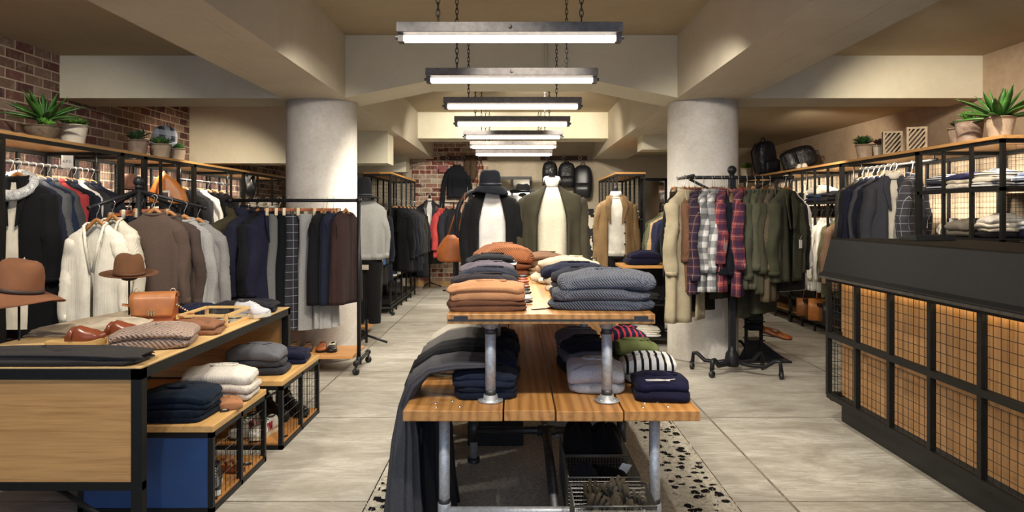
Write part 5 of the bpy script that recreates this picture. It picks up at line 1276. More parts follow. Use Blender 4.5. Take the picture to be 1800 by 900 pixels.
# ================================================================ things on the left display table
TT = .752
def drape(label, m, pts, name='trousers', pleats=6, amp=.16, n=56, seed=0, group=None, cat='trousers', extra=None):
    """cloth bundle swept along pts = [(centre, half-width vector, half-thickness vector, pleat strength)]"""
    t = thing(name, label, cat, (0, 0, 0), 0, group); r = random.Random(seed); ph = r.uniform(0, 6)
    o = Vector(pts[0][0]); t.location = o; R = []; N = 6
    for i in range(len(pts)-1):
        for q in range(N if i < len(pts)-2 else N+1):
            u = q/N; c, a, b, s_ = [lerp(Vector(x), Vector(y), u) if not isinstance(x, (int, float)) else lerp(x, y, u) for x, y in zip(pts[i], pts[i+1])]
            ring = []
            for j in range(n):
                th = 2*math.pi*j/n; k = 1+amp*s_*math.sin(pleats*th+ph+i*.1)
                ring.append(tuple(c-o+a*sgp(math.cos(th), .7)*(1+(k-1)*.3)+b*sgp(math.sin(th), .7)*(1+(k-1)*2.4)))
            R.append(ring)
    MB().rings(R, True, True).build('cloth_body', m, t); return t
def flatpile(label, m, loc, w, dp, h, rz=0, seed=0, layers=3, cat='folded trousers', name='folded_trousers', **k):
    return folded(label, m, loc, w, dp, h, layers, rz, seed, cat, name, collar=False, crown=.3, rumple=2.6, **k)
flatpile('dark charcoal trousers lying folded along the front edge of the display table', C('45403e', 'melange'), (-2.12, 3.11, TT), .98, .24, .055, -.02, 1, 4)
folded('chunky oatmeal cable-knit jumper folded on the display table', C('bd9c86', 'cable', s=.9), (-1.80, 3.50, TT), .40, .34, .105, 2, .25, 2, 'folded sweater', collar=False, crown=.35)
flatpile('rust tan trousers folded beside the cable-knit jumper', C('9c6238'), (-1.76, 3.86, TT), .30, .22, .07, .15, 3, 2)
flatpile('stone beige trousers laid flat towards the back of the display table', C('b5a080'), (-2.42, 4.15, TT), .32, .95, .035, -.12, 4, 2)
flatpile('beige trousers folded behind the brown clogs', C('c0ae90'), (-2.24, 3.95, TT), .34, .26, .055, .3, 41, 3)
flatpile('dark purple-grey jeans folded at the far end of the display table', C('2a2630', 'denim'), (-1.80, 4.72, TT), .40, .28, .07, .1, 5, 2)
flatpile('navy garment folded left of the dark jeans at the far end of the display table', C('22284a'), (-2.12, 4.66, TT), .26, .3, .05, 0, 6, 1)
GUM = plain('c8a468', .6)
BR = leather('84432a', .28)
shoe('brown leather clog nearest the front, with wooden heel', BR, GUM, (-2.15, 3.43, TT), .15, .27, 'clog', 'clog')
shoe('brown leather clog behind its partner', BR, GUM, (-2.06, 3.60, TT), .05, .27, 'clog', 'clog')
shoe('white canvas sneaker at the far end of the display table', plain('bdbcc0', .8), plain('c8bfae', .7), (-1.66, 4.43, TT), -.35, .26, 'sneaker', 'sneaker', trim=plain('eeeae6', .7))
# handbag
t = thing('leather_handbag', 'tan leather satchel with metal clasp on the display table', 'handbag', (-2.17, 4.22, TT), .22)
LB = leather('9c5226', .38); LB2 = leather('b07040', .38); BRASS = steel('d2c8a8', .25, .9)
MB().prism([(-.055, 0), (.055, 0), (.045, .15), (-.045, .15)], 0, -.12, .12).build('bag_body', LB, t, bevel=.006)
fp = [(.05, .150), (.035, .175), (0, .185), (-.04, .178), (-.062, .15), (-.066, .10), (-.066, .045)]
fm = MB().grid(lambda a, b: ((a-.5)*.25*(1-.12*max(0, b-.75)*4), *(lambda q, u: (lerp(fp[q][0], fp[q+1][0], u), lerp(fp[q][1], fp[q+1][1], u)+.0))(min(5, int(b*6)), b*6-min(5, int(b*6)))), 8, 24); flp = fm.build('flap', LB2, t, solid=.005)
MB().box((-.018, -.078, .05), (-.011, -.069, .082)).box((-.004, -.078, .05), (.003, -.069, .082)).box((.012, -.078, .05), (.018, -.069, .082)).box((-.018, -.077, .063), (.018, -.071, .069)).build('clasp', BRASS, flp, bevel=.001)
for sx in (-1, 1):
    m = ringtube((0, 0, 0), .014, .014, .0028); m.v = [(sx*.1+a, .0+c, .19+b) for a, b, c in m.v]; m.build('ring', BRASS, t)
MB().tube([(-.14, 0, .11), (-.165, -.03, .12), (-.16, -.05, .115), (-.125, -.05, .11)], [(.008, .004)]*4, 8).build('side_tab', LB2, t)
m = MB(); 
for i in range(12): m.tube([(.12+.012*i, -.02, .11-.008*i), (.128+.012*i, -.02, .105-.008*i)], .006, 8)
m.build('chain_strap', BRASS, t)
t = thing('leather_belt', 'coiled brown leather belt between satchel and display box', 'belt', (-1.93, 4.05, TT), .3)
for q in range(3): ringtube((.0+.01*q, 0, .02+.022*q), .055-.004*q, .05, .005, rz=.011).build('belt_coil', leather(['8a4a26', '7c3e1e', '9a5a32'][q]), t)
MB().box((.05, -.03, .02), (.055, .02, .055)).box((.05, -.03, .02), (.07, -.026, .055)).build('buckle', BRASS, t, bevel=.001)
# display box
t = thing('display_box', 'shallow pine display box with glass lid on the display table', 'display box', (-1.66, 4.02, TT), .03)
PW = wood('d8b274', 'b8904e', 0, 1, .4); w, l, h = .27, .40, .075; b = .018
for a in ((0, 0), (-w, 0), (0, l), (-w, l)): MB().box((a[0]-b/2, a[1]-b/2, 0), (a[0]+b/2, a[1]+b/2, h)).build('corner_post', PW, t)
for z in (0, h-b*.8):
    for y in (0, l): MB().box((-w, y-b/2, z), (0, y+b/2, z+b*.8)).build('frame_strip', PW, t)
    for x in (0, -w): MB().box((x-b/2, 0, z), (x+b/2, l, z+b*.8)).build('frame_strip', wood('d8b274', 'b8904e', 1, 1, .4), t)
MB().box((-w, 0, h-.008), (0, l, h-.005)).build('glass_lid', glass(), t); MB().box((-w, 0, .002), (0, l, .006)).build('linen_base', plain('b8b4a6', .9), t)
r = random.Random(8)
for i in range(6):
    x, y = -w+.06+.075*(i % 3), .1+.17*(i//3)
    u = thing('eyeglasses', 'spectacles in the pine display box, %s in the %s row' % (['left', 'middle', 'right'][i % 3], ['front', 'rear'][i//3]), 'glasses', (-1.66+x, 4.02+y, TT+.012), .3, 'spectacles in the display box')
    for sx in (-1, 1): mm = ringtube((sx*.022, 0, .004), .016, .012, .0022); mm.build('lens_rim', plain('2a2420', .3), u)
    MB().tube([(-.006, 0, .004), (.006, 0, .004)], .002, 6).build('bridge', plain('2a2420', .3), u)
    for sx in (-1, 1): MB().tube([(sx*.038, 0, .004), (sx*.036, .06, .004)], .0018, 6).build('temple', plain('2a2420', .3), u)
hat_stand('black hat stand under the big floppy hat', -2.565, 3.62, .0, .99)
hat('large floppy brown felt hat at the left edge', C('a0602f', 'felt'), (-2.575, 3.62, 1.005), r=.225, ch=.165, cr=.118, tilt=(0, .16), wave=.03, wph=1.9, droop=.03, band='3a2a22', pinch=.01, name='floppy_hat', up=-.005)
hat_stand('black hat stand under the tan fedora', -2.37, 4.3, TT, 1.02)
hat('tan felt fedora with dark band above the satchel', C('8f5a2a', 'felt'), (-2.37, 4.3, 1.03), r=.165, ch=.135, cr=.088, tilt=(.10, .04), band='5a3418', pinch=.03, name='fedora', up=.014)
GRP = ' on the mesh benches'
# benches
NV = C('16283c', 'knit', s=1.4)
stack([('navy blue jumper with ribbed edge, lower one on the nearer bench', NV, .068, 2), ('navy blue jumper, upper one on the nearer bench', C('182c44', 'knit', s=1.4), .075, 2)], (-1.68, 3.47, .411), .39, .30, .08, seed=9)
WJ = C('e0d2bc', 'knit', s=1.2)
stack([('cream jumper at the bottom of the pale pile on the nearer bench', WJ, .055, 1), ('cream jumper in the middle of the pale pile on the nearer bench', C('d8c8b4', 'knit'), .055, 1), ('cream jumper with grey shoulders on top of the pale pile, nearer bench', C('e4d8c6', 'knit'), .07, 1)], (-1.60, 3.80, .411), .37, .26, .15, seed=10)
folded('caramel cardigan with buttons tucked between navy and cream jumpers', C('b8743a'), (-1.47, 3.62, .411), .12, .18, .045, 1, .5, 12, 'folded cardigan', 'folded_cardigan', collar=False)
stack([('dark grey jumper at the bottom of the grey pile, farther bench', C('3c3c42', 'melange'), .055, 1), ('charcoal jumper in the middle of the grey pile, farther bench', C('46464c', 'melange'), .05, 1), ('grey melange jumper on top of the grey pile, farther bench', C('6c6c72', 'melange'), .08, 1)], (-1.62, 4.42, .411), .38, .28, .12, seed=11)
folded('navy jumper lying at the far end of the farther bench', C('1c2040'), (-1.56, 4.76, .411), .32, .28, .085, 2, .1, 13)
for x, y, z, lb in [(-1.46, 3.52, .411, 'black security tag on the nearer bench top'), (-1.45, 3.36, .037, 'black security tag on the floor board of the nearer bench, front'), (-1.46, 3.82, .037, 'black security tag on the floor board of the nearer bench, rear'), (-1.42, 4.3, .037, 'black security tag inside the farther bench')]:
    t = thing('security_tag', lb, 'tag', (x, y, z), .5); MB().box((-.022, -.009, 0), (.022, .009, .01)).build('tag_case', plain('17171a', .3), t, bevel=.004); MB().box((-.009, -.006, .01), (.009, .006, .0108)).build('tag_window', plain('c8c8c4', .4), t)
WS = leather('dcd6c8', .45); GS = plain('d8ccae', .7)
for x, y, lb in [(-1.68, 4.36, 'white sneaker with red stripes, left one of the pair in the farther bench'), (-1.55, 4.32, 'white sneaker with red stripes, right one of the pair in the farther bench')]:
    t = shoe(lb, WS, GS, (x, y, .037), -1.75, .28, 'sneaker', 'sneaker', trim=plain('2e6a44', .7))
    for q in range(3):
        for sy in (-1, 1): MB().tube([(-.02+.022*q, sy*.041, .04), (-.03+.022*q, sy*.037, .085)], [(.006, .0025)]*2, 6).build('side_stripe', plain('a02030', .6), t)
shoe('black leather boot, left one in the farther bench', leather('141416', .3), plain('0f0f10', .5), (-1.62, 4.68, .037), -.5, .28, 'boot', 'ankle_boot', trim=plain('101012', .6))
shoe('black leather boot, right one in the farther bench', leather('141416', .3), plain('0f0f10', .5), (-1.52, 4.78, .037), -.5, .28, 'boot', 'ankle_boot', trim=plain('101012', .6))
shoe('black and white sneaker at the front of the nearer bench', leather('18181a', .4), plain('e0dcd4', .6), (-1.50, 3.47, .037), -1.3, .27, 'sneaker', 'sneaker', trim=plain('e6e2da', .7))
SD = leather('6a3218', .3)
for i, (x, y) in enumerate([(-1.62, 3.62), (-1.56, 3.74), (-1.78, 3.8)]):
    t = thing('sandal', 'brown strappy sandal in the nearer bench, '+['front', 'middle', 'rear'][i]+' one', 'sandal', (x, y, .037), -.5+.3*i)
    R = [[((u-.5)*.25, -wd, 0), ((u-.5)*.25, wd, 0), ((u-.5)*.25, wd, .012), ((u-.5)*.25, -wd, .012)] for u, wd in [(0, .015), (.1, .03), (.4, .03), (.75, .042), (.93, .035), (1, .012)]]
    MB().rings(R, True, True, False).build('sole', SD, t, bevel=.002)
    for xx, zz in ((.05, .05), (.0, .055), (-.08, .05)): MB().tube([(xx, -.036, .01), (xx-.01, -.02, zz), (xx-.01, .02, zz), (xx, .036, .01)], [(.009, .002)]*4, 6).build('strap', SD, t)
# loafers on the pipe rack shelf
for i, (u, m, kd, lb) in enumerate([(516, leather('7a5a3c'), 'loafer', 'light brown loafer, leftmost on the pipe rack shelf'), (541, leather('5c4028'), 'loafer', 'mid-brown loafer, second from the left on the pipe rack shelf'),
        (566, leather('8a4a22', .25), 'loafer', 'chestnut loafer beside the black one on the pipe rack shelf'), (584, leather('141416', .2), 'pump', 'black slipper with gold trim, right end of the pipe rack shelf')]):
    t = shoe(lb, m, plain('2a1c12', .5), ((u-905)*6.38/F, 6.38, .166), -1.5+.04*i, .25, kd, kd if kd == 'loafer' else 'slipper', trim=plain('d8ccb0', .4) if kd == 'pump' else None)
GRP = ' on the upper tier of the centre table'
# ================================================================ centre table, upper tier
UTZ = .9785
K1 = dict(rz=0)
stack([('brown merino jumper at the bottom front left of the upper tier', C('8e5630', 'knit', s=1.5), .052, 2), ('camel jumper on top of the front left pile, upper tier', C('d68e48', 'knit', s=1.5), .075, 2)], (-.12, 3.18, UTZ), .35, .27, 0, seed=21)
stack([('dark brown jumper, lower, second pile from the front left', C('32231f', 'knit'), .07, 2), ('aubergine jumper, upper, second pile from the front left', C('2b2028', 'knit'), .06, 1)], (-.15, 3.55, UTZ), .34, .27, .03, seed=22)
stack([('black jumper, lower, third pile from the front left', C('1a1a1e', 'knit'), .07, 2), ('navy jumper, upper, third pile from the front left', C('1d2238', 'knit'), .07, 1)], (-.15, 3.88, UTZ), .34, .26, -.03, seed=23)
stack([('charcoal jumper, lower, fourth pile from the front left', C('29282c', 'knit'), .09, 2), ('mauve grey jumper on top of the fourth pile from the front left', C('5f5560'), .06, 1)], (-.16, 4.2, UTZ), .33, .26, .02, seed=24)
stack([('black top at the bottom of the fifth pile from the front left', C('1b1b1f'), .12, 3), ('white and navy striped top under the black one, fifth pile left', C('d6d2c8', 'hstripe', '22263a'), .03, 1), ('black fine-knit top on the fifth pile from the front left', C('202024'), .03, 1)], (-.15, 4.52, UTZ), .33, .26, 0, seed=25)
stack([('rust wool jumper, lower, rearmost pile on the left of the upper tier', C('8a4a22', 'knit'), .11, 2), ('orange tan knitted jumper heaped on the rearmost left pile', C('c4702c', 'cable', s=1.3), .12, 1)], (-.10, 4.92, UTZ), .40, .34, .25, seed=26)
SB = C('545e74', 'cable', s=1.6)
stack([('slate blue cable-knit jumper, bottom of the front right pile', C('6c7486', 'cable', s=1.6), .05, 1), ('slate blue cable-knit jumper, second from the bottom of the front right pile', C('7e8392', 'cable', s=1.6), .055, 1), ('slate blue cable-knit jumper, topmost of the front right pile', C('8a8e9c', 'cable', s=1.6), .075, 1)], (.40, 3.22, UTZ), .46, .30, -.05, seed=27)
stack([('black knit, lower, second pile on the right of the upper tier', C('1b1c22', 'knit'), .09, 2), ('ink blue jumper, upper, second pile on the right of the upper tier', C('1e2236', 'knit'), .07, 1)], (.36, 3.62, UTZ), .36, .28, .1, seed=28)
stack([('cream cardigan, lower, third pile on the right of the upper tier', C('cfc2a4', 'knit'), .1, 2), ('navy cardigan topping the third pile on the right of the upper tier', C('1e2240', 'knit'), .06, 1)], (.34, 3.98, UTZ), .36, .28, -.1, seed=29)
stack([('white jumper, lower, fourth pile on the right of the upper tier', C('dcd6c8', 'knit'), .12, 2), ('beige jumper topping the fourth pile on the right of the upper tier', C('c4ae8c', 'knit'), .05, 1)], (.34, 4.36, UTZ), .38, .28, .0, seed=30)
r = random.Random(4)
hue = [('d6c6a4', 'cream'), ('c09a6a', 'caramel'), ('cfc4aa', 'ecru'), ('8a5a34', 'brown'), ('d8ceb8', 'ivory'), ('b08a5c', 'tan'), ('5c3a26', 'dark brown'), ('c8b48c', 'straw')]
for i in range(8):
    cx, cy, cz = .10+.02*(i % 2)+.012*i, 4.36+.11*(i//2)*1.3, UTZ+.03+.055*(i % 2)
    hx, nm = hue[i]; t = thing('rolled_scarf', nm+' rolled scarf in the row facing the aisle, upper tier', 'scarf', (cx, cy, cz), .12*r.uniform(-1, 1)); t.rotation_euler = (0, 0, r.uniform(-.15, .15))
    MB().tube([(-.0, 0, 0), (.03, 0, .004), (.15, .01, 0), (.27, 0, .002), (.3, 0, 0)], [.018, .03, .031, .03, .02], 16).build('rolled_body', C(hx, 'knit'), t)
    MB().tube([(-.003, 0, 0), (-.001, 0, 0)], [.012, .012], 12).build('roll_end', C('7a6040'), t)
stack([('tan shawl, lower, rearmost pile on the right of the upper tier', C('b8976a', 'knit'), .07, 2), ('brown patterned shawl topping the rearmost right pile', C('7c5638', 'tweed'), .09, 2)], (.22, 5.05, UTZ), .34, .26, .2, seed=31)
for i, y in enumerate([3.32, 3.55, 3.85, 4.15, 4.5]):
    t = thing('bead_bracelet', ['dark', 'striped', 'black', 'brown', 'rust'][i]+' bead bracelets heaped beside the left piles, '+ORD[i]+' cluster from the front', 'bracelet', (.05, y, UTZ), 0, 'bracelets beside the left piles')
    for q in range(2): ringtube((.0, .02*q, .012+.014*q), .03, .028, .006).build('bead_ring', plain(['2a2222', 'd0ccc4', '1b1b1e', '6a3c22', '8a3c1e'][(i+q) % 5], .3), t)
t = thing('leather_tag', 'dark brown leather swing tag on the plank near the slate blue pile', 'tag', (.12, 3.14, UTZ), .5)
MB().prism([(-.05, -.01), (.05, -.016), (.05, .016), (-.05, .01)], 2, .001, .004).build('tag_body', leather('3a2418'), t); MB().tube([(.05, 0, .003), (.1, .03, .02)], .002, 6).build('tag_string', plain('8a6a3a', .7), t)
GRP = ' on the lower tier of the centre table'
# ================================================================ centre table, lower tier
LTZ = .5825
DJ = C('1c2436', 'denim')
for i, (y, c, lb) in enumerate([(3.22, C('57565a', 'melange'), 'grey flecked trousers draped over the left edge to the floor, frontmost'), (3.60, C('1a1a1d'), 'black trousers draped over the left edge behind the grey pair'),
                              (3.95, C('5a5652', 'tweed'), 'houndstooth trousers draped over the left edge, third from the front'), (4.30, C('a49a88'), 'pale stone trousers draped over the left edge, farthest')]):
    stack([('dark blue jeans, lower, in the %s jeans pile of the lower tier' % ORD[i], DJ, .065, 2), ('dark blue jeans, upper, in the %s jeans pile of the lower tier' % ORD[i], C('222c42', 'denim'), .06, 2)], (-.13, y, LTZ), .30, .28, 0, cat='folded jeans', name='folded_jeans', seed=40+i)
    z1 = LTZ+.155; hy = .14
    if i == 0:
        drape(lb, c, [((-.10, y, z1-.005), (0, hy*.9, 0), (0, 0, .014), .3), ((-.26, y, z1-.005), (0, hy, 0), (0, 0, .022), .3), ((-.38, y, z1-.025), (0, hy, 0), (-.005, 0, .022), .3), ((-.455, y, z1-.09), (0, hy, 0), (-.022, 0, .02), .5), ((-.49, y, LTZ-.04), (.01, hy*.8, 0), (-.022, 0, 0), .8),
             ((-.485, y-.03, .4), (.02, hy*.7, 0), (-.038, .0, 0), 1), ((-.485, y-.04, .2), (.03, hy*.7, 0), (-.048, .0, 0), 1), ((-.485, y-.04, .035), (.035, hy*.7, 0), (-.058, 0, 0), 1)], pleats=11, amp=.22, seed=3)
        # the legs of further trousers from the same pile bunch up behind it
    else:
        drape(lb, c, [((-.10, y, z1-.005), (0, hy*.9, 0), (0, 0, .014), .3), ((-.26, y, z1-.005), (0, hy, 0), (0, 0, .022), .3), ((-.38, y, z1-.025), (0, hy, 0), (-.005, 0, .022), .3), ((-.48, y, z1-.10), (0, hy, 0), (-.025, 0, .022), .5), ((-.52, y, LTZ-.04), (0, hy, 0), (-.03, 0, 0), .8),
             ((-.525, y, .35), (0, hy, 0), (-.03, 0, 0), 1), ((-.53, y, .06), (0, hy, 0), (-.035, 0, 0), 1)], pleats=9, amp=.18, seed=4+i)
for i, (x, c) in enumerate([(-.455, '26262a'), (-.385, '1f1f23'), (-.345, '2c2c31')]):
    drape(['charcoal trouser legs hanging just right of the grey pair', 'black trouser legs hanging between table leg and charcoal ones', 'dark trouser legs hanging nearest the front left table leg'][i], C(c, 'melange'), [((x-.01, 3.3, LTZ-.05), (0, .07, 0), (-.02, 0, 0), .6), ((x, 3.3, .4), (0, .09, 0), (-.035, 0, 0), 1), ((x+.0, 3.28, .2), (0, .1, 0), (-.045, 0, 0), 1), ((x+.01, 3.27, .035), (0, .1, 0), (-.055, 0, 0), 1)], pleats=7, amp=.2, seed=9+i)
stack([('grey sweatshirt, lower, behind the right upper-tier leg', C('96969c', 'melange'), .055, 1), ('grey sweatshirt with drooping neck, upper, behind the right upper-tier leg', C('a2a2aa', 'melange'), .085, 1)], (.385, 3.33, LTZ), .27, .3, -.05, seed=51)
nj = stack([('navy jersey at the bottom of the front right pile, lower tier', C('1b1a3c'), .045, 1), ('navy jersey with drawstring on the front right pile, lower tier', C('201f48'), .055, 1)], (.65, 3.18, LTZ), .25, .27, -.05, seed=52)
for q, (a, b) in enumerate([((-.08, -.11, .105), (.05, -.10, .108)), ((-.08, -.09, .105), (.02, -.13, .105))]):
    MB().tube([(a[0], a[1], .045), ((a[0]+b[0])/2, a[1]-.015, .05), (b[0], b[1], .05)], .0022, 6).build('drawstring', plain('d8d4cc', .8), nj[1])
stack([('white jersey with black stripes, lower one of the striped pile', C('dad8d2', 'stripe', '15161e'), .06, 1), ('white jersey with black stripes, upper one of the striped pile', C('dcdad4', 'stripe', '15161e'), .07, 1)], (.66, 3.50, LTZ), .27, .27, -.08, seed=53)
stack([('olive green jersey, lower, behind the striped pile', C('5c6430'), .08, 2), ('moss green jersey, upper, behind the striped pile', C('66702e'), .06, 1)], (.65, 3.85, LTZ), .26, .27, 0, seed=54)
stack([('navy jersey with red stripes, lower, farthest coloured pile right', C('22244a', 'stripe', 'b0343c'), .08, 2), ('navy jersey with red stripes, upper, farthest coloured pile right', C('22244a', 'stripe', 'b0343c'), .07, 1)], (.66, 4.2, LTZ), .26, .27, 0, seed=55)
stack([('black shirt, lower, in the shadowed middle of the lower tier', C('1c1c22'), .07, 2), ('mauve grey shirt, second in the shadowed middle of the lower tier', C('6a6670'), .06, 1), ('dark navy shirt topping the shadowed middle pile of the lower tier', C('1b1c2c'), .05, 1)], (.37, 3.72, LTZ), .27, .28, .15, seed=56)
stack([('brown striped shirt, lower, rear middle of the lower tier', C('4c4038', 'hstripe', '9a8c78'), .09, 2), ('lilac grey shirt, upper, rear middle of the lower tier', C('7e7a84'), .07, 1)], (.36, 4.1, LTZ), .27, .28, 0, seed=57)
# ================================================================ wire baskets with gloves
def basket(label, x0, x1, y0, y1, z0, z1):
    t = thing('wire_basket', label, 'basket', ((x0+x1)/2, (y0+y1)/2, z0)); a, b, h = (x1-x0)/2, (y1-y0)/2, z1-z0; SV = steel('6a6864', .35, .7)
    for o, du, nu in [((-a, -b, 0), (2*a, 0, 0), 22), ((-a, b, 0), (2*a, 0, 0), 22), ((-a, -b, 0), (0, 2*b, 0), 20), ((a, -b, 0), (0, 2*b, 0), 20)]:
        m = MB(); mesh_panel(m, o, du, (0, 0, h), nu, 14, .001); m.build('wire_side', SV, t)
    m = MB(); mesh_panel(m, (-a, -b, .002), (2*a, 0, 0), (0, 2*b, 0), 12, 12, .001); m.build('wire_base', SV, t)
    m = MB()
    MB().tube([(-a, -b, h), (a, -b, h), (a, b, h), (-a, b, h), (-a, -b, h)], .0045, 8).build('rim', SV, t)
    MB().box((-.05, -b-.006, h*.62), (.05, -b-.003, h*.8)).build('label_holder', SV, t)
    return t
def glove(label, m, loc, rz, tilt, s=1.0):
    t = thing('glove', label, 'glove', loc, rz, None, tilt); t.scale = (s, s, s)
    MB().tube([(0, 0, 0), (0, 0, .05), (0, 0, .09), (0, .004, .14), (0, .006, .165)], [(.035, .014), (.03, .013), (.036, .014), (.042, .014), (.036, .011)], 16).build('palm_and_cuff', m, t)
    for i, (x, L_, a) in enumerate([(-.03, .06, -.12), (-.01, .075, -.03), (.01, .07, .05), (.03, .055, .16)]):
        MB().tube([(x, .006, .155), (x+a*L_*.5, .004, .155+L_*.55), (x+a*L_, -.004, .155+L_)], [.0105, .01, .007], 10).build('finger', m, t)
    MB().tube([(.035, .0, .09), (.055, -.006, .12), (.062, -.012, .15)], [.013, .012, .008], 10).build('thumb', m, t)
    MB().tube([(0, 0, -.004), (0, 0, .02)], [(.037, .016), (.036, .016)], 16).build('ribbed_edge', m, t); return t
basket('wire basket of olive gloves, nearest under the centre table', .235, .56, 2.76, 2.995, .005, .25)
basket('wire basket of black knits between the two others, under the centre table', .235, .55, 3.065, 3.33, .022, .25)
basket('wire basket heaped with black garments, rearmost under the centre table', .235, .55, 3.35, 3.68, .022, .25)
r = random.Random(12)
GK = [C('6a5c42', 'knit'), C('554a30', 'knit'), C('746650', 'knit')]
for i in range(9):
    glove('olive knitted glove in the nearest wire basket, '+['standing left front', 'leaning at the left', 'upright in the middle', 'crossing the middle', 'pale-cuffed in the centre', 'leaning right', 'lying toward the right front', 'at the right rear', 'lowest at the rear'][i], GK[i % 3],
          (.28+.028*i, 2.86+.03*(i % 3), .06+.02*(i % 4)), r.uniform(-.6, .6), (r.uniform(-.5, .3), r.uniform(-.7, .9)), .95)
for i, (x, y, z) in enumerate([(.46, 2.9, .22), (.5, 3.2, .24), (.40, 2.93, .24)]):
    t = thing('price_label', ['white price label on the olive gloves, front', 'white price label on the black knits in the middle basket', 'small white label among the olive gloves'][i], 'label', (x, y, z), .3, None, (.5, .3)); MB().box((-.025, -.001, -.05), (.025, .001, .03)).build('card', plain('e8e6e0', .6), t)
def crumple(label, m, loc, w, d, h, seed, name='knit_scarf', cat='scarf'):
    t = thing(name, label, cat, loc); r = random.Random(seed); a, b, c = [r.uniform(0, 6) for _ in range(3)]; n = 40; R = []
    for i in range(15):
        ph = math.pi*(i+.02)/14.04; R.append([((w/2)*math.sin(ph)**.7*math.cos(2*math.pi*j/n)*(1+.14*math.sin(4*2*math.pi*j/n+a+i*.5)), (d/2)*math.sin(ph)**.7*math.sin(2*math.pi*j/n)*(1+.14*math.sin(3*2*math.pi*j/n+b+i*.4)), h*.5-h*.5*math.cos(ph)*(1+.15*math.sin(5*2*math.pi*j/n+c+i*.3))) for j in range(n)])
    MB().rings(R).build('crumpled_body', m, t, sub=1); return t
crumple('black knitted scarf heaped in the middle wire basket', C('141418', 'knit'), (.40, 3.2, .04), .27, .22, .2, 1)
crumple('grey-edged black beanie in the middle wire basket, left', C('26262c', 'knit'), (.31, 3.15, .16), .12, .12, .12, 2, 'beanie', 'hat')
crumple('black scarf heaped high at the left of the rearmost wire basket', C('121214', 'knit'), (.32, 3.5, .1), .17, .26, .27, 3)
crumple('black scarf heaped at the right of the rearmost wire basket', C('151518', 'knit'), (.45, 3.5, .1), .18, .26, .25, 4)
# ================================================================ plants and pots on the top boards
BZ = LZ+.027
STONE = plaster('8a7a66', '5c4c3c', .9, 22, False, .8); WPOT = plaster('dcd2c0', 'c0b4a0', .85, 9, False, .5); TERRA = plaster('a08c7c', '6a564a', .9, 8, False, .5); RUST = plaster('b8a898', '6a4a3c', .9, 6, False, .5); SAND = plaster('b8a48e', '8e7a66', .9, 7, False, .4)
def bd(u, side, off=.14): x = side*(abs(LX if side < 0 else RX)+off); return x, x*F/(u-905)
x, y = bd(75, -1); pot('rough pebbled bowl planter with agave, left top board', STONE, (x, y, BZ), .125, .10, .07, bowl=True)
agave('large agave with arching leaves in the pebbled bowl, left', (x, y+.02, BZ+.14), 1.0, 3); succulent('small succulents at the rim of the pebbled bowl, left', (x+.03, y-.05, BZ+.10), 1.1, 2, 6, spread=.07)
x, y = bd(129, -1); pot('white clay pot full of succulents, left top board', WPOT, (x, y, BZ), .11, .155, .08); succulent('bright succulents crowding the white clay pot, left', (x, y, BZ+.15), 1.3, 5, 9, spread=.085)
x, y = bd(242, -1); pot('small brown clay pot, first after the white one on the left', TERRA, (x, y, BZ), .10, .135, .075); succulent('spiky dark plant in the small brown clay pot, left', (x, y, BZ+.13), 1.6, 6, 5, ('3c5a34', '1e2e1c'), .05, True)
x, y = bd(282, -1, .13); pot('grey-brown clay pot in front of the patterned bundle', SAND, (x, y, BZ), .105, .14, .08); succulent('green plant in the pot before the patterned bundle', (x, y, BZ+.135), 1.4, 7, 6, ('5f8a40', '2c4a24'), .06, True)
x, y = bd(312, -1, .1); pot('small pale pot right of the patterned bundle', SAND, (x, y, BZ), .085, .12, .065); succulent('little fern-green plant right of the patterned bundle', (x, y, BZ+.11), 1.1, 8, 4, ('4f8a40', '24462a'), .03, True)
backpack('blue and white patterned drawstring bag behind the clay pots, left', (-3.84, 7.62, BZ), .9, .4, (0, .1), m=C('3a4664', 'plaid', 'b8c0cc', s=1.6), h=.42)['category'] = 'bag'
x, y = bd(1758, 1, .13); pot('sandy clay pot holding the big agave, right top board', SAND, (x, y, BZ), .105, .155, .075); agave('large agave in the sandy clay pot, right', (x, y, BZ+.14), 1.12, 9)
x, y = bd(1704, 1, .13); pot('mottled white and rust pot left of the agave, right', RUST, (x, y, BZ), .105, .185, .085); succulent('green succulents in the mottled white and rust pot', (x, y, BZ+.18), 1.4, 10, 6, spread=.05)
x, y = bd(1684, 1, .22); pot('small rust brown pot tucked behind the mottled pot, right', RUST, (x, y, BZ), .08, .15, .06); succulent('dark rosette in the rust brown pot behind the mottled one', (x, y, BZ+.145), 1.2, 11, 3, ('3c4a2c', '281e1a'), .03)
x, y = bd(1521, 1); pot('pale clay pot left of the slotted blocks, right top board', SAND, (x, y, BZ), .10, .155, .07); succulent('dark green succulents in the pale pot left of the slotted blocks', (x, y, BZ+.15), 1.6, 12, 6, ('46703a', '22361e'), .05, True)
x, y = bd(1546, 1, .2); pot('small pale pot directly left of the nearer slotted block', WPOT, (x, y, BZ), .065, .13, .05); succulent('purple-brown rosette plant beside the slotted blocks', (x, y, BZ+.125), 1.4, 13, 4, ('4a2a28', '2a1c1a'), .04)
x, y = bd(1313, 1, .1); pot('white pot with yellow-green plant at the far end of the right board', WPOT, (x, y, BZ), .10, .15, .09); succulent('yellow-green plant in the white pot at the far right end', (x, y, BZ+.14), 1.6, 14, 6, ('9ab04a', '5a7a30'), .06, True)
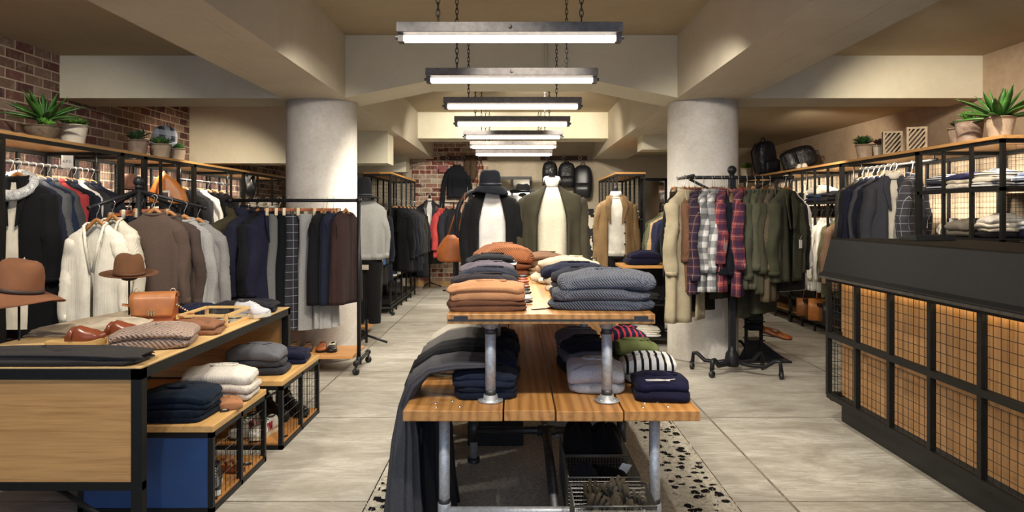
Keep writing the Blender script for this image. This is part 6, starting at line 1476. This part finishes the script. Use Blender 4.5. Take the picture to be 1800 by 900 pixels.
def ventblock(label, x, y):
    t = thing('slotted_block', label, 'concrete block', (x, y, BZ), -.35); m = plaster('b4a48e', '94846e', .95, 12, False, .4); w, h, d = .085, .225, .05
    for a, b in [((-w, -d, 0), (-w+.018, d, h)), ((w-.018, -d, 0), (w, d, h)), ((-w+.018, -d, 0), (w-.018, d, .018)), ((-w+.018, -d, h-.018), (w-.018, d, h))]: MB().box(a, b).build('block_edge', m, t)
    lo, hi = -w+.018, w-.018
    for k in range(-5, 6):   # slanting bars clipped to the opening
        c = k*.048; pts = []
        def cl(x0): return .018+(x0-lo)*1.25+c
        poly = []
        for xx, off in ((lo, 0), (hi, 0), (hi, .022), (lo, .022)):
            poly.append((xx, cl(xx)+off))
        # clip vertically
        def clip(poly, zc, keep):
            o = []
            for i in range(len(poly)):
                p, q = poly[i], poly[(i+1) % len(poly)]; ip, iq = keep(p[1]), keep(q[1])
                if ip: o.append(p)
                if ip != iq:
                    u = (zc-p[1])/(q[1]-p[1]); o.append((lerp(p[0], q[0], u), zc))
            return o
        poly = clip(poly, .018, lambda z: z >= .018)
        if len(poly) > 2: poly = clip(poly, h-.018, lambda z: z <= h-.018)
        if len(poly) > 2: MB().prism(poly, 1, -d, d).build('slanted_bar', m, t)
    MB().box((lo, d-.008, .01), (hi, d, h-.01)).build('back_web', m, t)
x, y = bd(1568, 1, .1); ventblock('pale concrete block with slanted slots, farther of the two', x, y)
x, y = bd(1610, 1, .14); ventblock('pale concrete block with slanted slots, nearer of the two', x, y)
backpack('round navy rucksack lying at the left of the pair on the right top board', (3.72, 10.35, BZ), 1.15, .4, (.12, -.2), m=shiny_cloth('1b1c2c'))
backpack('black duffel backpack beside the navy rucksack, right top board', (3.66, 9.6, BZ+.1), 1.1, -.3, (0, 1.25), m=shiny_cloth('19191f'), h=.42)
for i, (u, lb) in enumerate([(1405, 'small pale shoe on the right top board, left one'), (1414, 'small pale shoe on the right top board, right one')]):
    x, y = bd(u, 1, .1); shoe(lb, plain('b0a494', .6), plain('8a7a68', .6), (x, y, BZ), 1.2, .25, 'loafer', 'loafer')
GRP = ' on the right wall shelves'
# ================================================================ right shelves
def col(names, x, y, z, w=.3, dp=.26, rz=0, seed=0, h=.03, cat='folded shirt', name='folded_shirt'):
    stack([(lb, m, hh if hh else h, 1) for lb, m, hh in names], (x, y, z), w, dp, rz, cat=cat, name=name, seed=seed)
ST1 = C('303a52', 'hstripe', 'b8bcc4'); ST2 = C('c8c4ba', 'hstripe', '2c3044')
zz = 1.616
col([('blue striped shirt, bottom of the far upper-shelf pile behind the counter', ST1, .05), ('dark checked shirt, middle of that far upper-shelf pile behind the counter', C('3a3c4a', 'tweed'), .045), ('navy striped shirt, top of that far upper-shelf pile behind the counter', ST1, .04)], 3.80, 6.1, zz, .36, .24, .1, 61)
col([('white shirt, bottom of the second pile on the upper shelf behind the counter', C('c9c0b0'), .05), ('cream shirt, middle of the second pile on the upper shelf', C('bfb49c'), .045), ('violet-blue shirt topping the second pile on the upper shelf', C('34386a'), .04)], 3.80, 5.80, zz, .36, .22, -.1, 62)
col([('grey striped shirt, bottom of the third pile on the upper shelf', ST2, .05), ('pale shirt, middle of the third pile on the upper shelf', C('c0b8a6'), .045), ('black and cream striped top on the third upper-shelf pile', C('d0c8b8', 'hstripe', '1c1c26'), .05)], 3.80, 5.50, zz, .36, .22, .15, 63)
col([('blue check shirt, bottom of the nearest upper-shelf pile, right edge', ST1, .045), ('blue and white check shirt in the nearest upper-shelf pile', C('566078', 'hstripe', 'c8ccd4'), .045), ('denim blue shirt topping the nearest upper-shelf pile', C('4a5674', 'melange'), .04)], 3.98, 5.28, zz, .34, .2, 0, 64)
zz = 1.222
col([('taupe sweatshirt, lower, on the lower shelf behind the counter', C('6c6254'), .06), ('grey-brown sweatshirt with rumpled neck, lower shelf behind the counter', C('7e7466', 'melange'), .09)], 3.80, 5.80, zz, .36, .26, .1, 65, cat='folded sweater', name='folded_sweater')
col([('black trousers, bottom of the pale pile on the lower shelf', C('18181c'), .06), ('beige trousers, second in the pale pile on the lower shelf', C('b8ac94'), .04), ('cream trousers, third in the pale pile on the lower shelf', C('d4cab4'), .04), ('white jumper topping the pale pile on the lower shelf', C('e0d8c8', 'knit'), .05)], 3.80, 5.46, zz, .34, .22, -.1, 66)
col([('navy trousers, bottom of the nearest lower-shelf pile, right edge', C('1e2440'), .08), ('pale blue shirt in the nearest lower-shelf pile', C('a8b4c4'), .035), ('white shirt topping the nearest lower-shelf pile', C('d8d8d4'), .04)], 3.99, 5.27, zz, .32, .2, 0, 67)
t = crumple('white canvas drawstring bag on the lower shelf behind the counter', C('cfc4b0'), (3.78, 6.08, zz), .22, .18, .11, 7, 'drawstring_bag', 'bag')
MB().tube([(-.1, -.06, .08), (-.15, -.1, .05), (-.17, -.13, -.0)], .006, 6).build('cord', plain('d8d0c0', .8), t); MB().box((-.04, -.06, .11), (.03, -.055, .15)).build('label', plain('e8e6e0', .6), t)
z5 = 1.561
col([('navy knit, bottom of the pile right on the cap shelf, right wall', C('24264c', 'knit'), .06), ('teal knit in the middle of that cap shelf pile', C('2a4468', 'knit'), .05), ('white knit topping that cap shelf pile', C('dcd4c2', 'knit'), .09)], 3.76, 8.55, z5, .34, .3, 0, 68, cat='folded sweater', name='folded_sweater')
col([('black knit, bottom of the nearest pile on the cap shelf, right wall', C('1c1c22', 'knit'), .07), ('charcoal knit topping the nearest pile on the cap shelf', C('34343a', 'knit'), .05)], 3.76, 8.15, z5, .34, .3, 0, 69, cat='folded sweater', name='folded_sweater')
hat('black wool cap at the far end of the cap shelf, right wall', C('1a1a1c', 'felt'), (3.74, 9.05, z5+.02), r=.12, ch=.11, cr=.09, name='wool_cap')
hat('white wool hat on the cap shelf, right wall', C('d8cfba', 'felt'), (3.76, 8.86, z5+.02), r=.13, ch=.13, cr=.1, name='wool_cap', band='c8bfa8')
GRP = ' on the black steel stand'
# bags and shoes standing under the right wall rail
def tote(label, loc, m, rz=0, w=.17, h=.26):
    t = thing('tote_bag', label, 'bag', loc, rz)
    R = [[(ww*sgp(math.cos(2*math.pi*j/28), .45), dd*sgp(math.sin(2*math.pi*j/28), .6), z) for j in range(28)] for z, ww, dd in [(0, w*.92, .06), (.01, w, .07), (h*.6, w*1.0, .06), (h, w*.98, .035)]]
    MB().rings(R).build('bag_body', m, t)
    for sy in (-1, 1): MB().tube([(-w*.45, sy*.03, h-.03), (-w*.35, sy*.035, h+.1), (0, sy*.035, h+.14), (w*.35, sy*.035, h+.1), (w*.45, sy*.03, h-.03)], .007, 8).build('handle', m, t)
    return t
tote('tan leather tote standing on the floor board under the shirt rail', (3.68, 8.35, .137), leather('a0622c'), -.6)
tote('brown leather tote farther back under the shirt rail', (3.68, 8.75, .137), leather('7a4a24'), -.5, .15, .22)
tote('black leather tote under the shirt rail, nearest', (3.70, 8.0, .137), leather('1b1b1d'), -.6)
# stands behind the rolling rack
t = thing('display_stand', 'black steel stand with folded charcoal knits on a flat base, behind the rolling rack', 'stand', (2.36, 6.75, 0))
MB().box((-.22, -.14, 0), (.26, .18, .018)).build('base_plate', PB, t, bevel=.002); MB().box((.0, -.01, .018), (.03, .02, .62)).build('upright', PB, t); MB().box((-.14, -.01, .018), (-.115, .02, .62)).build('upright', PB, t)
MB().prism([(-.2, .018), (.24, .018), (.0, .2), (-.1, .2)], 1, .005, .012).build('gusset', PB, t)
for z in (.2, .3, .38, .46): MB().box((-.13, -.1, z), (.02, .1, z+.008)).build('rung', PB, t)
for i, z in enumerate((.309, .389, .469)): folded('charcoal knit on the '+['lowest', 'middle', 'highest'][i]+' rung of the black steel stand', C(['3c3a3c', '4a4746', '34323a'][i], 'knit'), (2.305, 6.75, z), .15, .18, .05, 2, 0, 90+i, collar=False)
shoe('cognac leather loafer propped on the black steel stand', leather('a0521e', .25), plain('3a2010', .5), (2.47, 6.6, .25), -.4, .27, 'loafer', 'loafer', tilt=(0, .25))
MB().tube([(.03, .0, .24), (.12, -.12, .243)], .005, 6).build('shoe_arm', PB, t)
t = thing('mannequin_stand', 'black iron screw stand with curved feet right of the right pillar', 'stand', (2.16, 6.95, 0))
MB().tube([(0, 0, .1), (0, 0, .42)], .018, 12).build('screw_pole', PB, t)
for i in range(4): MB().tube([(0, 0, .16+.06*i), (0, 0, .17+.06*i)], .028, 10).build('collar_ring', PB, t)
for a in (.3, 2.3, 4.2): MB().tube([(0, 0, .16), (.1*math.cos(a), .1*math.sin(a), .14), (.2*math.cos(a), .2*math.sin(a), .02)], .014, 8).build('foot', PB, t)
legs(C('4c4c52'), 'grey cropped trousers on the iron screw stand', 2.16, 6.95, 1.0, .44)
GRP = ' on the left and middle shelves'
# ================================================================ left shelf contents and signs
t = thing('brand_sign', 'white card reading A.P.C. clipped above the left coat rail', 'sign', (-3.60, 5.63, 1.83), .3)
MB().box((-.042, -.002, -.05), (.042, .002, .05)).build('card', plain('b4b0a8', .6), t); text_part('lettering', 'A.P.C.', plain('24221f', .6), t, (0, -.003, 0), .028)
MB().box((-.012, -.004, -.064), (.012, .004, -.048)).build('base_clip', steel('8a8680', .4, .6), t)
t = thing('framed_card', 'small framed card with white emblem in front of the tan bag, left shelf', 'sign', (-3.565, 7.12, 1.525), .3)
MB().box((-.05, -.004, 0), (.05, .004, .125)).build('white_frame', plain('d8d0c2', .6), t); MB().box((-.033, -.006, .018), (.033, -.004, .105)).build('brown_panel', plain('4a2a22', .6), t)
MB().ball((0, -.007, .066), .009, 6, (1, .2, 1)).box((-.016, -.0075, .045), (.016, -.006, .052)).build('emblem', plain('e8e2d6', .6), t)
t = thing('shoulder_bag', 'orange tan leather bag slumped on the left shelf', 'bag', (-3.62, 7.32, 1.521), .4)
MB().rings([[(w*sgp(math.cos(2*math.pi*j/24), .6)+o, .07*sgp(math.sin(2*math.pi*j/24), .7), z) for j in range(24)] for z, w, o in [(0, .17, 0), (.02, .19, 0), (.13, .17, -.01), (.24, .1, -.03), (.31, .03, -.05)]]).build('bag_body', leather('c07634', .4), t)
MB().tube([(-.12, -.07, .02), (-.1, -.09, .2), (-.05, 0, .33), (.06, .02, .2), (.14, 0, .1)], .009, 8).build('strap', leather('8a4a22'), t)
hat('dusty pink felt hat in the narrow left bay', C('8e5a44', 'felt'), (-3.66, 6.62, 1.64), r=.11, ch=.15, cr=.09, band='4a2c22', name='felt_hat')
z6 = 1.502
for i, (y, c, lb) in enumerate([(9.5, 'd8d0c0', 'white knit pile at the near end of the rear left shelf'), (9.95, 'c8bca4', 'cream knit on the rear left shelf, middle'), (10.4, 'dcd6cc', 'white knit on the rear left shelf, far end')]):
    folded(lb, C(c, 'knit'), (-3.72, y, z6), .36, .34, .11, 2, .1, 95+i)
hat('brown fur hat on the rear left shelf', C('8a6a4a', 'fur'), (-3.66, 9.3, z6+.02), r=.15, ch=.14, cr=.13, name='fur_hat', band='6a4a34')
t = crumple('black glossy bag upright on the rear left shelf', leather('141416', .25), (-3.66, 9.62, z6+.1), .2, .15, .36, 21, 'handbag', 'bag'); MB().tube([(-.06, 0, .3), (0, 0, .46), (.06, 0, .3)], .01, 8).build('handle', leather('141416', .25), t)
for i, (y, c, lb) in enumerate([(10.2, 'b8a890', 'pale shoe box on the left wire rack shelf'), (10.6, '2a2a30', 'black folded knit on the left wire rack shelf'), (11.1, 'd0c8ba', 'white folded knit on the left wire rack shelf')]):
    folded(lb, C(c, 'knit'), (-1.95, y, 1.351), .3, .3, .1, 2, 0, 100+i)
shoe('blue sneaker low in the left wire rack', C('2a4478'), plain('e0dcd4', .6), (-1.85, 10.25, .501), -.4, .27, 'sneaker', 'sneaker')
shoe('white sneaker low in the left wire rack', plain('d8d4cc', .6), plain('e0dcd4', .6), (-1.85, 10.6, .501), -.4, .27, 'sneaker', 'sneaker')
tote('black bag on the lowest shelf of the left wire rack', (-1.92, 11.0, .151), leather('1a1a1c'), .8)
for i, (y, z, c) in enumerate([(10.2, .451, 'd0c6b4'), (10.2, .901, 'c8c0b0'), (10.7, 1.351, 'd6cebe'), (10.15, 1.351, 'c4b8a4')]):
    folded('folded '+['cream', 'grey-white', 'ivory', 'beige'][i]+' knit on the right wire rack, '+['low shelf', 'middle shelf', 'upper shelf rear', 'upper shelf front'][i], C(c, 'knit'), (1.645, y, z), .3, .3, .16, 3, 0, 110+i)
folded('white knit on the wooden base of the low steel rail', C('d8d4ca', 'knit'), (-1.88, 8.25, .126), .3, .26, .07, 1, 0, 120)
